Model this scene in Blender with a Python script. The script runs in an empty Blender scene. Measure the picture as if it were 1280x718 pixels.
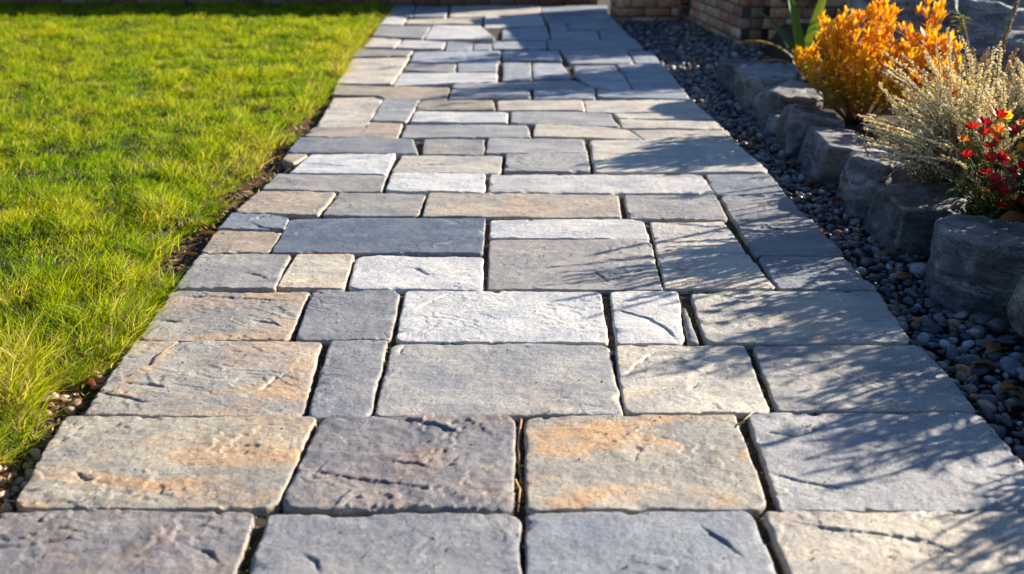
import bpy, bmesh, math, random
import numpy as np
from mathutils import Vector, Matrix

random.seed(7)
rng = np.random.default_rng(11)
sc = bpy.context.scene
COL = sc.collection

# ------------------------------------------------------------------ camera
FPX = 1372.0; PITCH = math.radians(20.1); CP, SP = math.cos(PITCH), math.sin(PITCH)
cam_d = bpy.data.cameras.new("camera"); cam = bpy.data.objects.new("camera", cam_d); COL.objects.link(cam)
cam.location = (0, 0, 1.0); cam.rotation_euler = (math.pi/2 - PITCH, 0, 0)
cam_d.sensor_width = 36; cam_d.lens = FPX/1280*36; cam_d.clip_start = 0.05; cam_d.clip_end = 500
cam_d.dof.use_dof = True; cam_d.dof.focus_distance = 2.75; cam_d.dof.aperture_fstop = 3.3
sc.camera = cam
# ------------------------------------------------------------------ light
SUN_EL = math.radians(22.5); SUN_DIR = (0.87, 0.49)        # towards the sun, on the ground
az = math.atan2(SUN_DIR[0], SUN_DIR[1])                    # from +Y, clockwise
w = bpy.data.worlds.new("World"); sc.world = w; w.use_nodes = True
nt = w.node_tree; bg = nt.nodes["Background"]; sky = nt.nodes.new("ShaderNodeTexSky")
sky.sky_type = 'NISHITA'; sky.sun_disc = False; sky.sun_elevation = SUN_EL; sky.sun_rotation = az
sky.air_density = 1.0; sky.dust_density = 0.4; sky.ozone_density = 5.0
nt.links.new(sky.outputs[0], bg.inputs[0]); bg.inputs[1].default_value = 0.058
sd = bpy.data.lights.new("sun", 'SUN'); so = bpy.data.objects.new("sun", sd); COL.objects.link(so)
sd.energy = 5.0; sd.angle = math.radians(0.5); sd.color = (1.0, 0.895, 0.74)
v = Vector((SUN_DIR[0]*math.cos(SUN_EL), SUN_DIR[1]*math.cos(SUN_EL), math.sin(SUN_EL)*math.hypot(*SUN_DIR)))
so.rotation_euler = v.to_track_quat('Z', 'Y').to_euler()
sc.view_settings.view_transform = 'Standard'; sc.view_settings.look = 'None'
sc.view_settings.gamma = 1.0; sc.view_settings.exposure = 1.45
sc.render.engine = 'CYCLES'
sc.cycles.max_bounces = 6; sc.cycles.diffuse_bounces = 3; sc.cycles.transmission_bounces = 4
sc.cycles.caustics_reflective = False; sc.cycles.caustics_refractive = False

# ------------------------------------------------------------------ helpers
def G(x, y, z=0.0):
    """point of the photograph -> place on the level z"""
    dx = (x-640)/FPX; dv = (y-359)/FPX
    d = (dx, CP - dv*SP, -SP - dv*CP)
    t = (1.0-z)/(-d[2])
    return (d[0]*t, d[1]*t)
ZT = {1: (340, 110, 4.923), 2: (580, 110, 4.923), 3: (780, 110, 4.923), 4: (380, 50, 6.4), 5: (560, 50, 6.4),
      6: (720, 50, 6.4), 7: (440, 0, 7.111), 8: (600, 0, 5.818), 0: (0, 0, 1)}

def hash2(ix, iy, s):
    n = (ix.astype(np.int64)*374761393 + iy.astype(np.int64)*668265263 + s*974634777) & 0x7fffffff
    n = ((n ^ (n >> 13))*1274126177) & 0x7fffffff
    n = (n ^ (n >> 16)) & 0xffff
    return n/65535.0*2*np.pi
def perlin(x, y, s=0):
    x = np.asarray(x, float); y = np.asarray(y, float)
    ix = np.floor(x); iy = np.floor(y); fx = x-ix; fy = y-iy
    def g(ox, oy):
        a = hash2(ix+ox, iy+oy, s); return np.cos(a)*(fx-ox)+np.sin(a)*(fy-oy)
    u = fx*fx*fx*(fx*(fx*6-15)+10); w_ = fy*fy*fy*(fy*(fy*6-15)+10)
    a = g(0,0)*(1-u)+g(1,0)*u; b = g(0,1)*(1-u)+g(1,1)*u
    return (a*(1-w_)+b*w_)*1.4
def fbm(x, y, s=0, o=4):
    r = 0; a = 1
    for i in range(o):
        r = r + a*perlin(x*2**i+7.3*i, y*2**i-3.1*i, s+i); a *= 0.5
    return r
def smooth(a, b, x):
    t = np.clip((x-a)/(b-a), 0, 1); return t*t*(3-2*t)

def tag(o, label=None, cat=None, group=None, kind=None):
    if label: o['label'] = label
    if cat: o['category'] = cat
    if group: o['group'] = group
    if kind: o['kind'] = kind
    return o
def thing(name, label, cat, loc, group=None):
    o = bpy.data.objects.new(name, None); COL.objects.link(o); o.location = loc; o.empty_display_size = 0.05
    return tag(o, label, cat, group)
def mesh_np(name, V, quads=None, tris=None, mat=None, parent=None, loc=(0,0,0), col=None, smooth_sh=True, attrs=None):
    me = bpy.data.meshes.new(name)
    V = np.asarray(V, np.float32)
    nq = 0 if quads is None else len(quads); ntr = 0 if tris is None else len(tris)
    me.vertices.add(len(V)); me.vertices.foreach_set("co", V.ravel())
    loops = []; 
    if nq: loops.append(np.asarray(quads, np.int32).ravel())
    if ntr: loops.append(np.asarray(tris, np.int32).ravel())
    L = np.concatenate(loops); me.loops.add(len(L)); me.loops.foreach_set("vertex_index", L)
    me.polygons.add(nq+ntr)
    st = np.concatenate([np.arange(nq)*4, nq*4+np.arange(ntr)*3]).astype(np.int32)
    me.polygons.foreach_set("loop_start", st)
    me.update(calc_edges=True); me.validate()
    if smooth_sh: me.polygons.foreach_set("use_smooth", np.ones(len(me.polygons), bool))
    if col is not None:
        a = me.attributes.new("col", 'FLOAT_COLOR', 'POINT')
        c = np.ones((len(V), 4), np.float32); c[:, :3] = col; a.data.foreach_set("color", c.ravel())
    if attrs:
        for k, val in attrs.items():
            a = me.attributes.new(k, 'FLOAT', 'POINT'); a.data.foreach_set("value", np.asarray(val, np.float32))
    if mat: me.materials.append(mat)
    o = bpy.data.objects.new(name, me); COL.objects.link(o); o.location = loc
    if parent: o.parent = parent
    return o

class MB:
    """collects quads/tris in world coordinates"""
    def __init__(s): s.v = []; s.q = []; s.t = []; s.c = []
    def add(s, verts, quads=(), tris=(), col=(1,1,1)):
        n = len(s.v)
        s.v += [tuple(p) for p in verts]
        s.q += [tuple(i+n for i in f) for f in quads]; s.t += [tuple(i+n for i in f) for f in tris]
        if len(col) == len(verts) and not isinstance(col[0], (int, float)): s.c += list(col)
        else: s.c += [tuple(col)]*len(verts)
    def tube(s, pts, r0, r1, col, n=6):
        pts = [Vector(p) for p in pts]; k = len(pts); V = []
        up = Vector((0.3, 0.2, 1)).normalized()
        for i, p in enumerate(pts):
            d = (pts[min(i+1, k-1)]-pts[max(i-1, 0)]).normalized()
            a = d.cross(up); a = a.normalized() if a.length > 1e-4 else Vector((1,0,0)); b = d.cross(a)
            r = r0+(r1-r0)*i/(k-1)
            for j in range(n):
                th = 2*math.pi*j/n; V.append(p+a*(r*math.cos(th))+b*(r*math.sin(th)))
        Q = [(i*n+j, i*n+(j+1) % n, (i+1)*n+(j+1) % n, (i+1)*n+j) for i in range(k-1) for j in range(n)]
        s.add(V, Q, [(0, j+1, j) for j in range(1, n-1)]+[((k-1)*n, (k-1)*n+j, (k-1)*n+j+1) for j in range(1, n-1)], col)
    def leaf(s, base, d, nrm, L, W, bend, col, tip=None, seg=4, fold=0.25, prof=None):
        base = Vector(base); d = Vector(d).normalized(); nrm = Vector(nrm); side = d.cross(nrm)
        if side.length < 1e-4: side = d.cross(Vector((0.31, 0.7, 0.2)))
        side.normalize(); nrm = side.cross(d).normalized()
        V = []; C = []; p = base.copy(); dd = d.copy()
        for i in range(seg+1):
            t = i/seg
            wd = W*0.5*((math.sin(math.pi*min(1, t*0.93+0.05))**0.8) if prof is None else prof(t))
            if i == seg: wd = W*0.02
            V += [p-side*wd+nrm*(wd*fold), p.copy(), p+side*wd+nrm*(wd*fold)]
            c = col if tip is None else tuple(col[k]*(1-t)+tip[k]*t for k in range(3)); C += [c, tuple(x*0.85 for x in c), c]
            dd = (dd - nrm*(bend/seg)).normalized(); nrm = side.cross(dd).normalized(); p = p+dd*(L/seg)
        Q = []
        for i in range(seg):
            a = i*3; Q += [(a, a+1, a+4, a+3), (a+1, a+2, a+5, a+4)]
        s.add(V, Q, (), C)
    def blob(s, c, r, col, sq=(1,1,1)):
        """small faceted nub"""
        R = Matrix.Rotation(random.uniform(0, 6.28), 3, 'Z') @ Matrix.Rotation(random.uniform(0, 3), 3, 'X')
        V = [Vector(c)+R @ Vector((x*r*sq[0], y*r*sq[1], z*r*sq[2])) for x, y, z in ((1,0,0),(-1,0,0),(0,1,0),(0,-1,0),(0,0,1),(0,0,-1))]
        s.add(V, (), [(4,0,2),(4,2,1),(4,1,3),(4,3,0),(5,2,0),(5,1,2),(5,3,1),(5,0,3)], col)
    def box(s, c, sx, sy, sz, rz=0, col=(1,1,1), jit=0):
        V = []
        for x, y, z in ((-1,-1,-1),(1,-1,-1),(1,1,-1),(-1,1,-1),(-1,-1,1),(1,-1,1),(1,1,1),(-1,1,1)):
            X = x*sx/2+random.uniform(-jit, jit); Y = y*sy/2+random.uniform(-jit, jit)
            V.append((c[0]+X*math.cos(rz)-Y*math.sin(rz), c[1]+X*math.sin(rz)+Y*math.cos(rz), c[2]+z*sz/2+random.uniform(-jit, jit)))
        s.add(V, [(0,3,2,1),(4,5,6,7),(0,1,5,4),(1,2,6,5),(2,3,7,6),(3,0,4,7)], (), col)
    def build(s, name, mat, parent=None, loc=(0,0,0), smooth_sh=True):
        V = np.array(s.v)-np.array(loc)
        o = mesh_np(name, V, s.q if s.q else None, s.t if s.t else None, mat, None, (0,0,0) if parent else loc, np.array(s.c), smooth_sh)
        if parent: o.parent = parent
        return o

# ------------------------------------------------------------------ materials
def new_mat(name):
    m = bpy.data.materials.new(name); m.use_nodes = True
    n = m.node_tree.nodes; b = n["Principled BSDF"]
    return m, n, m.node_tree.links, b
def N(n, t, **k):
    x = n.new("ShaderNode"+t)
    for a, b in k.items(): setattr(x, a, b)
    return x
def noise(n, l, vec, scale, detail=4, rough=0.55, dist=0.0):
    x = N(n, "TexNoise"); x.inputs["Scale"].default_value = scale; x.inputs["Detail"].default_value = detail
    x.inputs["Roughness"].default_value = rough; x.inputs["Distortion"].default_value = dist; l.new(vec, x.inputs["Vector"]); return x.outputs["Fac"]
def ramp(n, l, fac, a, b, ca=0.0, cb=1.0):
    x = N(n, "MapRange"); x.interpolation_type = 'SMOOTHSTEP'
    for i, val in zip(("From Min", "From Max", "To Min", "To Max"), (a, b, ca, cb)): x.inputs[i].default_value = val
    l.new(fac, x.inputs["Value"]); return x.outputs["Result"]
def mixc(n, l, fac, a, b, mode='MIX'):
    x = N(n, "Mix", data_type='RGBA', blend_type=mode)
    for sock, val in ((x.inputs[0], fac), (x.inputs[6], a), (x.inputs[7], b)):
        if hasattr(val, "links"): l.new(val, sock)
        elif isinstance(val, (int, float)): sock.default_value = val
        else: sock.default_value = (*val, 1)
    return x.outputs[2]
def mth(n, l, op, a, b=None):
    x = N(n, "Math", operation=op)
    for i, val in enumerate((a, b)):
        if val is None: continue
        if hasattr(val, "links"): l.new(val, x.inputs[i])
        else: x.inputs[i].default_value = val
    return x.outputs[0]
def bump(n, l, b, h, dist, strength=1.0, prev=None):
    x = N(n, "Bump"); x.inputs["Distance"].default_value = dist; x.inputs["Strength"].default_value = strength
    l.new(h, x.inputs["Height"])
    if prev: l.new(prev, x.inputs["Normal"])
    l.new(x.outputs[0], b.inputs["Normal"]); return x.outputs[0]
def objvec(n, l, stretch=(1,1,1)):
    tc = N(n, "TexCoord"); oi = N(n, "ObjectInfo"); m = N(n, "VectorMath", operation='MULTIPLY'); m.inputs[1].default_value = stretch
    l.new(tc.outputs["Object"], m.inputs[0])
    c = N(n, "CombineXYZ"); r = mth(n, l, 'MULTIPLY', oi.outputs["Random"], 91.0); r2 = mth(n, l, 'MULTIPLY', oi.outputs["Random"], 57.0)
    l.new(r, c.inputs[0]); l.new(r2, c.inputs[1])
    a = N(n, "VectorMath", operation='ADD'); l.new(m.outputs[0], a.inputs[0]); l.new(c.outputs[0], a.inputs[1])
    return a.outputs[0], oi

def mat_stone():
    m, n, l, b = new_mat("riven_slate")
    vec, oi = objvec(n, l); vs, _ = objvec(n, l, (1, 1.7, 1))
    base = oi.outputs["Color"]; rustamt = oi.outputs["Alpha"]
    big = noise(n, l, vs, 5, 5, 0.6, 0.6)
    c = mixc(n, l, ramp(n, l, big, 0.3, 0.7), (0.70, 0.73, 0.80), (1.22, 1.18, 1.10))
    c = mixc(n, l, 1.0, base, c, 'MULTIPLY')
    band = noise(n, l, objvec(n, l, (1, 3.5, 1))[0], 7, 6, 0.68, 0.8)
    c = mixc(n, l, mth(n, l, 'MULTIPLY', ramp(n, l, band, 0.55, 0.8), 0.5), c, mixc(n, l, 0.55, base, (0.10, 0.115, 0.15)))
    # pale mineral bloom
    pale = noise(n, l, vec, 13, 6, 0.68, 0.3)
    c = mixc(n, l, mth(n, l, 'MULTIPLY', ramp(n, l, pale, 0.55, 0.75), 0.38), c, (0.60, 0.58, 0.55))
    # iron staining
    rn = noise(n, l, vs, 4.2, 6, 0.62, 0.9)
    rf = mth(n, l, 'MULTIPLY', ramp(n, l, rn, 0.46, 0.68), rustamt)
    c = mixc(n, l, rf, c, mixc(n, l, noise(n, l, vec, 30, 4), (0.46, 0.21, 0.065), (0.60, 0.40, 0.21)))
    dk = noise(n, l, vec, 24, 5, 0.7)
    c = mixc(n, l, mth(n, l, 'MULTIPLY', ramp(n, l, dk, 0.60, 0.78), 0.35), c, (0.07, 0.07, 0.08))
    # grain
    g1 = noise(n, l, vec, 420, 3, 0.8); g2 = noise(n, l, vec, 150, 4, 0.75)
    c = mixc(n, l, 1.0, c, mixc(n, l, ramp(n, l, g1, 0.3, 0.7), (0.64, 0.65, 0.67), (1.34, 1.33, 1.31)), 'MULTIPLY')
    c = mixc(n, l, 1.0, c, mixc(n, l, ramp(n, l, g2, 0.3, 0.7), (0.72, 0.73, 0.75), (1.26, 1.25, 1.23)), 'MULTIPLY')
    # tan edge wear; flanks painted paler as if sunlit, fronts held darker
    at = N(n, "Attribute"); at.attribute_name = "arris_wear_sun"
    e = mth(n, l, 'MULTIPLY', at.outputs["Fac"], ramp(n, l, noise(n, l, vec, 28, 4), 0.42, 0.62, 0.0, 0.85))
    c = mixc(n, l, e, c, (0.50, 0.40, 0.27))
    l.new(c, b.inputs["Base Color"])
    l.new(ramp(n, l, g2, 0.3, 0.7, 0.45, 0.68), b.inputs["Roughness"]); b.inputs["Specular IOR Level"].default_value = 0.5
    p = bump(n, l, b, g1, 0.0016, 0.9)
    p = bump(n, l, b, noise(n, l, vec, 55, 7, 0.72, 0.3), 0.0045, 0.85, p)
    return m
STONE = mat_stone()

def mat_rock(name, dark, light, warm, wf, rgh=0.55):
    m, n, l, b = new_mat(name); vec, oi = objvec(n, l); vs, _ = objvec(n, l, (1, 1, 3.2))
    c = mixc(n, l, ramp(n, l, noise(n, l, vs, 6, 6, 0.65, 0.7), 0.33, 0.68), dark, light)
    c = mixc(n, l, mth(n, l, 'MULTIPLY', ramp(n, l, noise(n, l, vec, 9, 5, 0.6), 0.5, 0.72), wf), c, warm)
    c = mixc(n, l, 1.0, c, oi.outputs["Color"], 'MULTIPLY')
    aw = N(n, "Attribute"); aw.attribute_name = "worn_highlight"
    c = mixc(n, l, mth(n, l, 'MULTIPLY', aw.outputs["Fac"], 0.85), c, (0.50, 0.51, 0.53))  # edge highlights painted in pale along the scuffed facet edges
    vein = noise(n, l, objvec(n, l, (1, 1, 2.2))[0], 7, 5, 0.6, 1.6); vd = mth(n, l, 'ABSOLUTE', mth(n, l, 'SUBTRACT', vein, 0.5))
    c = mixc(n, l, ramp(n, l, vd, 0.0, 0.018, 0.85, 0.0), c, (0.015, 0.015, 0.018))
    c = mixc(n, l, ramp(n, l, noise(n, l, vec, 38, 5, 0.7), 0.60, 0.70, 0.0, 0.55), c, (0.36, 0.36, 0.35))
    c = mixc(n, l, 1.0, c, mixc(n, l, ramp(n, l, noise(n, l, vec, 220, 3, 0.8), 0.35, 0.65), (0.65, 0.65, 0.66), (1.35, 1.35, 1.33)), 'MULTIPLY')
    l.new(c, b.inputs["Base Color"]); b.inputs["Roughness"].default_value = rgh
    p = bump(n, l, b, noise(n, l, vs, 22, 9, 0.75, 0.6), 0.022, 1.0)
    bump(n, l, b, noise(n, l, vec, 160, 4, 0.7), 0.0025, 0.8, p)
    return m
ROCK = mat_rock("dark_slate_rock", (0.050, 0.054, 0.062), (0.24, 0.245, 0.26), (0.20, 0.17, 0.12), 0.4)
ROCKP = mat_rock("pale_banded_rock", (0.10, 0.095, 0.085), (0.34, 0.31, 0.27), (0.36, 0.27, 0.17), 0.5)

def mat_pebble():
    m, n, l, b = new_mat("river_pebble"); vec, oi = objvec(n, l)
    at = N(n, "Attribute"); at.attribute_name = "col"
    c = mixc(n, l, 1.0, at.outputs["Color"], mixc(n, l, ramp(n, l, noise(n, l, vec, 60, 5, 0.7, 0.8), 0.35, 0.65), (0.7, 0.7, 0.72), (1.3, 1.28, 1.25)), 'MULTIPLY')
    l.new(c, b.inputs["Base Color"]); b.inputs["Roughness"].default_value = 0.33; b.inputs["Specular IOR Level"].default_value = 0.5
    bump(n, l, b, noise(n, l, vec, 150, 4), 0.0012, 0.6); return m
PEBBLE = mat_pebble()

def mat_leaf(name, trans=0.4, rough=0.5, spec=0.4):
    m, n, l, b = new_mat(name)
    at = N(n, "Attribute"); at.attribute_name = "col"
    l.new(at.outputs["Color"], b.inputs["Base Color"]); b.inputs["Roughness"].default_value = rough; b.inputs["Specular IOR Level"].default_value = spec
    tr = N(n, "BsdfTranslucent"); l.new(mixc(n, l, 1.0, at.outputs["Color"], (1.3, 1.2, 0.5), 'MULTIPLY'), tr.inputs[0])
    mx = N(n, "MixShader"); mx.inputs[0].default_value = trans
    l.new(b.outputs[0], mx.inputs[1]); l.new(tr.outputs[0], mx.inputs[2]); l.new(mx.outputs[0], n["Material Output"].inputs[0]); return m
GRASS = mat_leaf("grass_blade", 0.62, 0.45, 0.1); LEAF = mat_leaf("leaf", 0.5, 0.45); DRY = mat_leaf("dry_leaf", 0.4, 0.7, 0.2)
def mat_col(name, rough=0.8, bs=0, bd=0.002):
    m, n, l, b = new_mat(name); at = N(n, "Attribute"); at.attribute_name = "col"; tc = N(n, "TexCoord")
    c = mixc(n, l, 1.0, at.outputs["Color"], mixc(n, l, ramp(n, l, noise(n, l, tc.outputs["Object"], bs or 60, 5, 0.7), 0.3, 0.7), (0.65, 0.65, 0.65), (1.3, 1.3, 1.3)), 'MULTIPLY')
    l.new(c, b.inputs["Base Color"]); b.inputs["Roughness"].default_value = rough
    bump(n, l, b, noise(n, l, tc.outputs["Object"], (bs or 60)*2, 5, 0.7), bd, 0.8); return m
BARK = mat_col("woody_stem"); BRICK = mat_col("fired_brick", 0.85, 45, 0.004); WOOD = mat_col("weathered_board", 0.8, 30)
def mat_soil():
    m, n, l, b = new_mat("soil"); tc = N(n, "TexCoord"); v_ = tc.outputs["Object"]
    c = mixc(n, l, ramp(n, l, noise(n, l, v_, 18, 8, 0.75), 0.3, 0.7), (0.018, 0.012, 0.008), (0.10, 0.065, 0.04))
    c = mixc(n, l, ramp(n, l, noise(n, l, v_, 130, 4, 0.8), 0.55, 0.7), c, (0.16, 0.11, 0.07))
    l.new(c, b.inputs["Base Color"]); b.inputs["Roughness"].default_value = 0.95
    bump(n, l, b, noise(n, l, v_, 70, 8, 0.8), 0.012, 1.0); return m
SOIL = mat_soil()

# ------------------------------------------------------------------ layout lines
PL = [G(-112, 800), G(15, 635), G(220, 361), G(325, 237), G(380, 165), G(497, 8)]
PR = [G(1495, 800), G(1338, 637), G(1222, 514), G(1097, 362), G(1000, 262), G(905, 172), G(840, 100), G(757, 10)]
LE = [G(-60, 620), G(10, 535), G(45, 500), G(100, 462), G(165, 425), G(200, 372), G(182, 330), G(208, 292), G(272, 268), G(272, 240),
      G(305, 214), G(333, 182), G(366, 150), G(408, 115), G(430, 80), G(456, 45), G(490, 5)]
def line(P):
    P = sorted(P, key=lambda p: p[1]); xs = np.array([p[0] for p in P]); ys = np.array([p[1] for p in P])
    return lambda y: np.interp(y, ys, xs)
xL, xR, xE = line(PL), line(PR), line(LE)
X_ROCK = 1.17
def terrain(x, y):
    nz = fbm(x*3, y*3, 5, 4)
    z_lawn = -0.008+0.012*nz; z_dirt = -0.034+0.010*nz; z_path = -0.017+0.006*fbm(x*25, y*25, 6, 2)
    z_grav = -0.075+0.004*nz; z_bed = 0.03+0.07*smooth(X_ROCK+0.15, X_ROCK+0.9, x)+0.02*nz
    l, r, e = xL(y), xR(y), xE(y)
    z = np.where(x < e-0.06, z_lawn, z_dirt)
    z = np.where(x > l+0.02, z_path, z)
    z = np.where(x > r-0.01, z_grav, z)
    sh = 0.55*smooth(6.15, 6.5, y)
    z = z+(z_bed-z)*smooth(X_ROCK+0.03+sh, X_ROCK+0.17+sh, x)
    return z
def tz(x, y): return float(terrain(np.array([x]), np.array([y]))[0])

def build_ground():
    xs = np.concatenate([np.arange(-9, -2, 0.12), np.arange(-2, 2.2, 0.022), np.arange(2.2, 8, 0.12)])
    ys = np.concatenate([np.arange(0.0, 5, 0.025), np.arange(5, 13, 0.06)])
    X, Y = np.meshgrid(xs, ys); Z = terrain(X, Y); nx, ny = len(xs), len(ys)
    edge = np.minimum(np.minimum(X+9, 8-X), np.minimum(Y, 13-Y)); Z = Z-0.16*(1-smooth(0.0, 0.8, edge))
    V = np.stack([X.ravel(), Y.ravel(), Z.ravel()], 1)
    i = np.arange(nx-1)[None, :]+nx*np.arange(ny-1)[:, None]; i = i.ravel()
    Q = np.stack([i, i+1, i+nx+1, i+nx], 1)
    tag(mesh_np("ground", V, Q, None, SOIL), 'dark soil under the lawn, the path joints and the planting bed', kind='structure')
    V = np.array([(-60,-40,-0.13),(60,-40,-0.13),(60,80,-0.13),(-60,80,-0.13)])
    tag(mesh_np("far_ground", V, [(0,1,2,3)], None, SOIL), 'wide ground round the garden', kind='structure')
build_ground()

# ------------------------------------------------------------------ flagstones
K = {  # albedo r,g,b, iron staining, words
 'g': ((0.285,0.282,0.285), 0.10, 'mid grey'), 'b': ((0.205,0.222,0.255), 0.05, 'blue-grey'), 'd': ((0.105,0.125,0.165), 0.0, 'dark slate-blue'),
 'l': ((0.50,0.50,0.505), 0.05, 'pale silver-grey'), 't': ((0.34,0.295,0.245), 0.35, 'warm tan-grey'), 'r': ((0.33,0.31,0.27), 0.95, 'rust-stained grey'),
 'q': ((0.30,0.285,0.26), 0.55, 'rust-tinged grey'),
 'm': ((0.52,0.47,0.39), 1.0, 'rust-and-white'),
 'c': ((0.45,0.42,0.37), 0.22, 'creamy pale'), 'k': ((0.20,0.19,0.20), 0.25, 'dark purplish-grey')}
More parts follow.
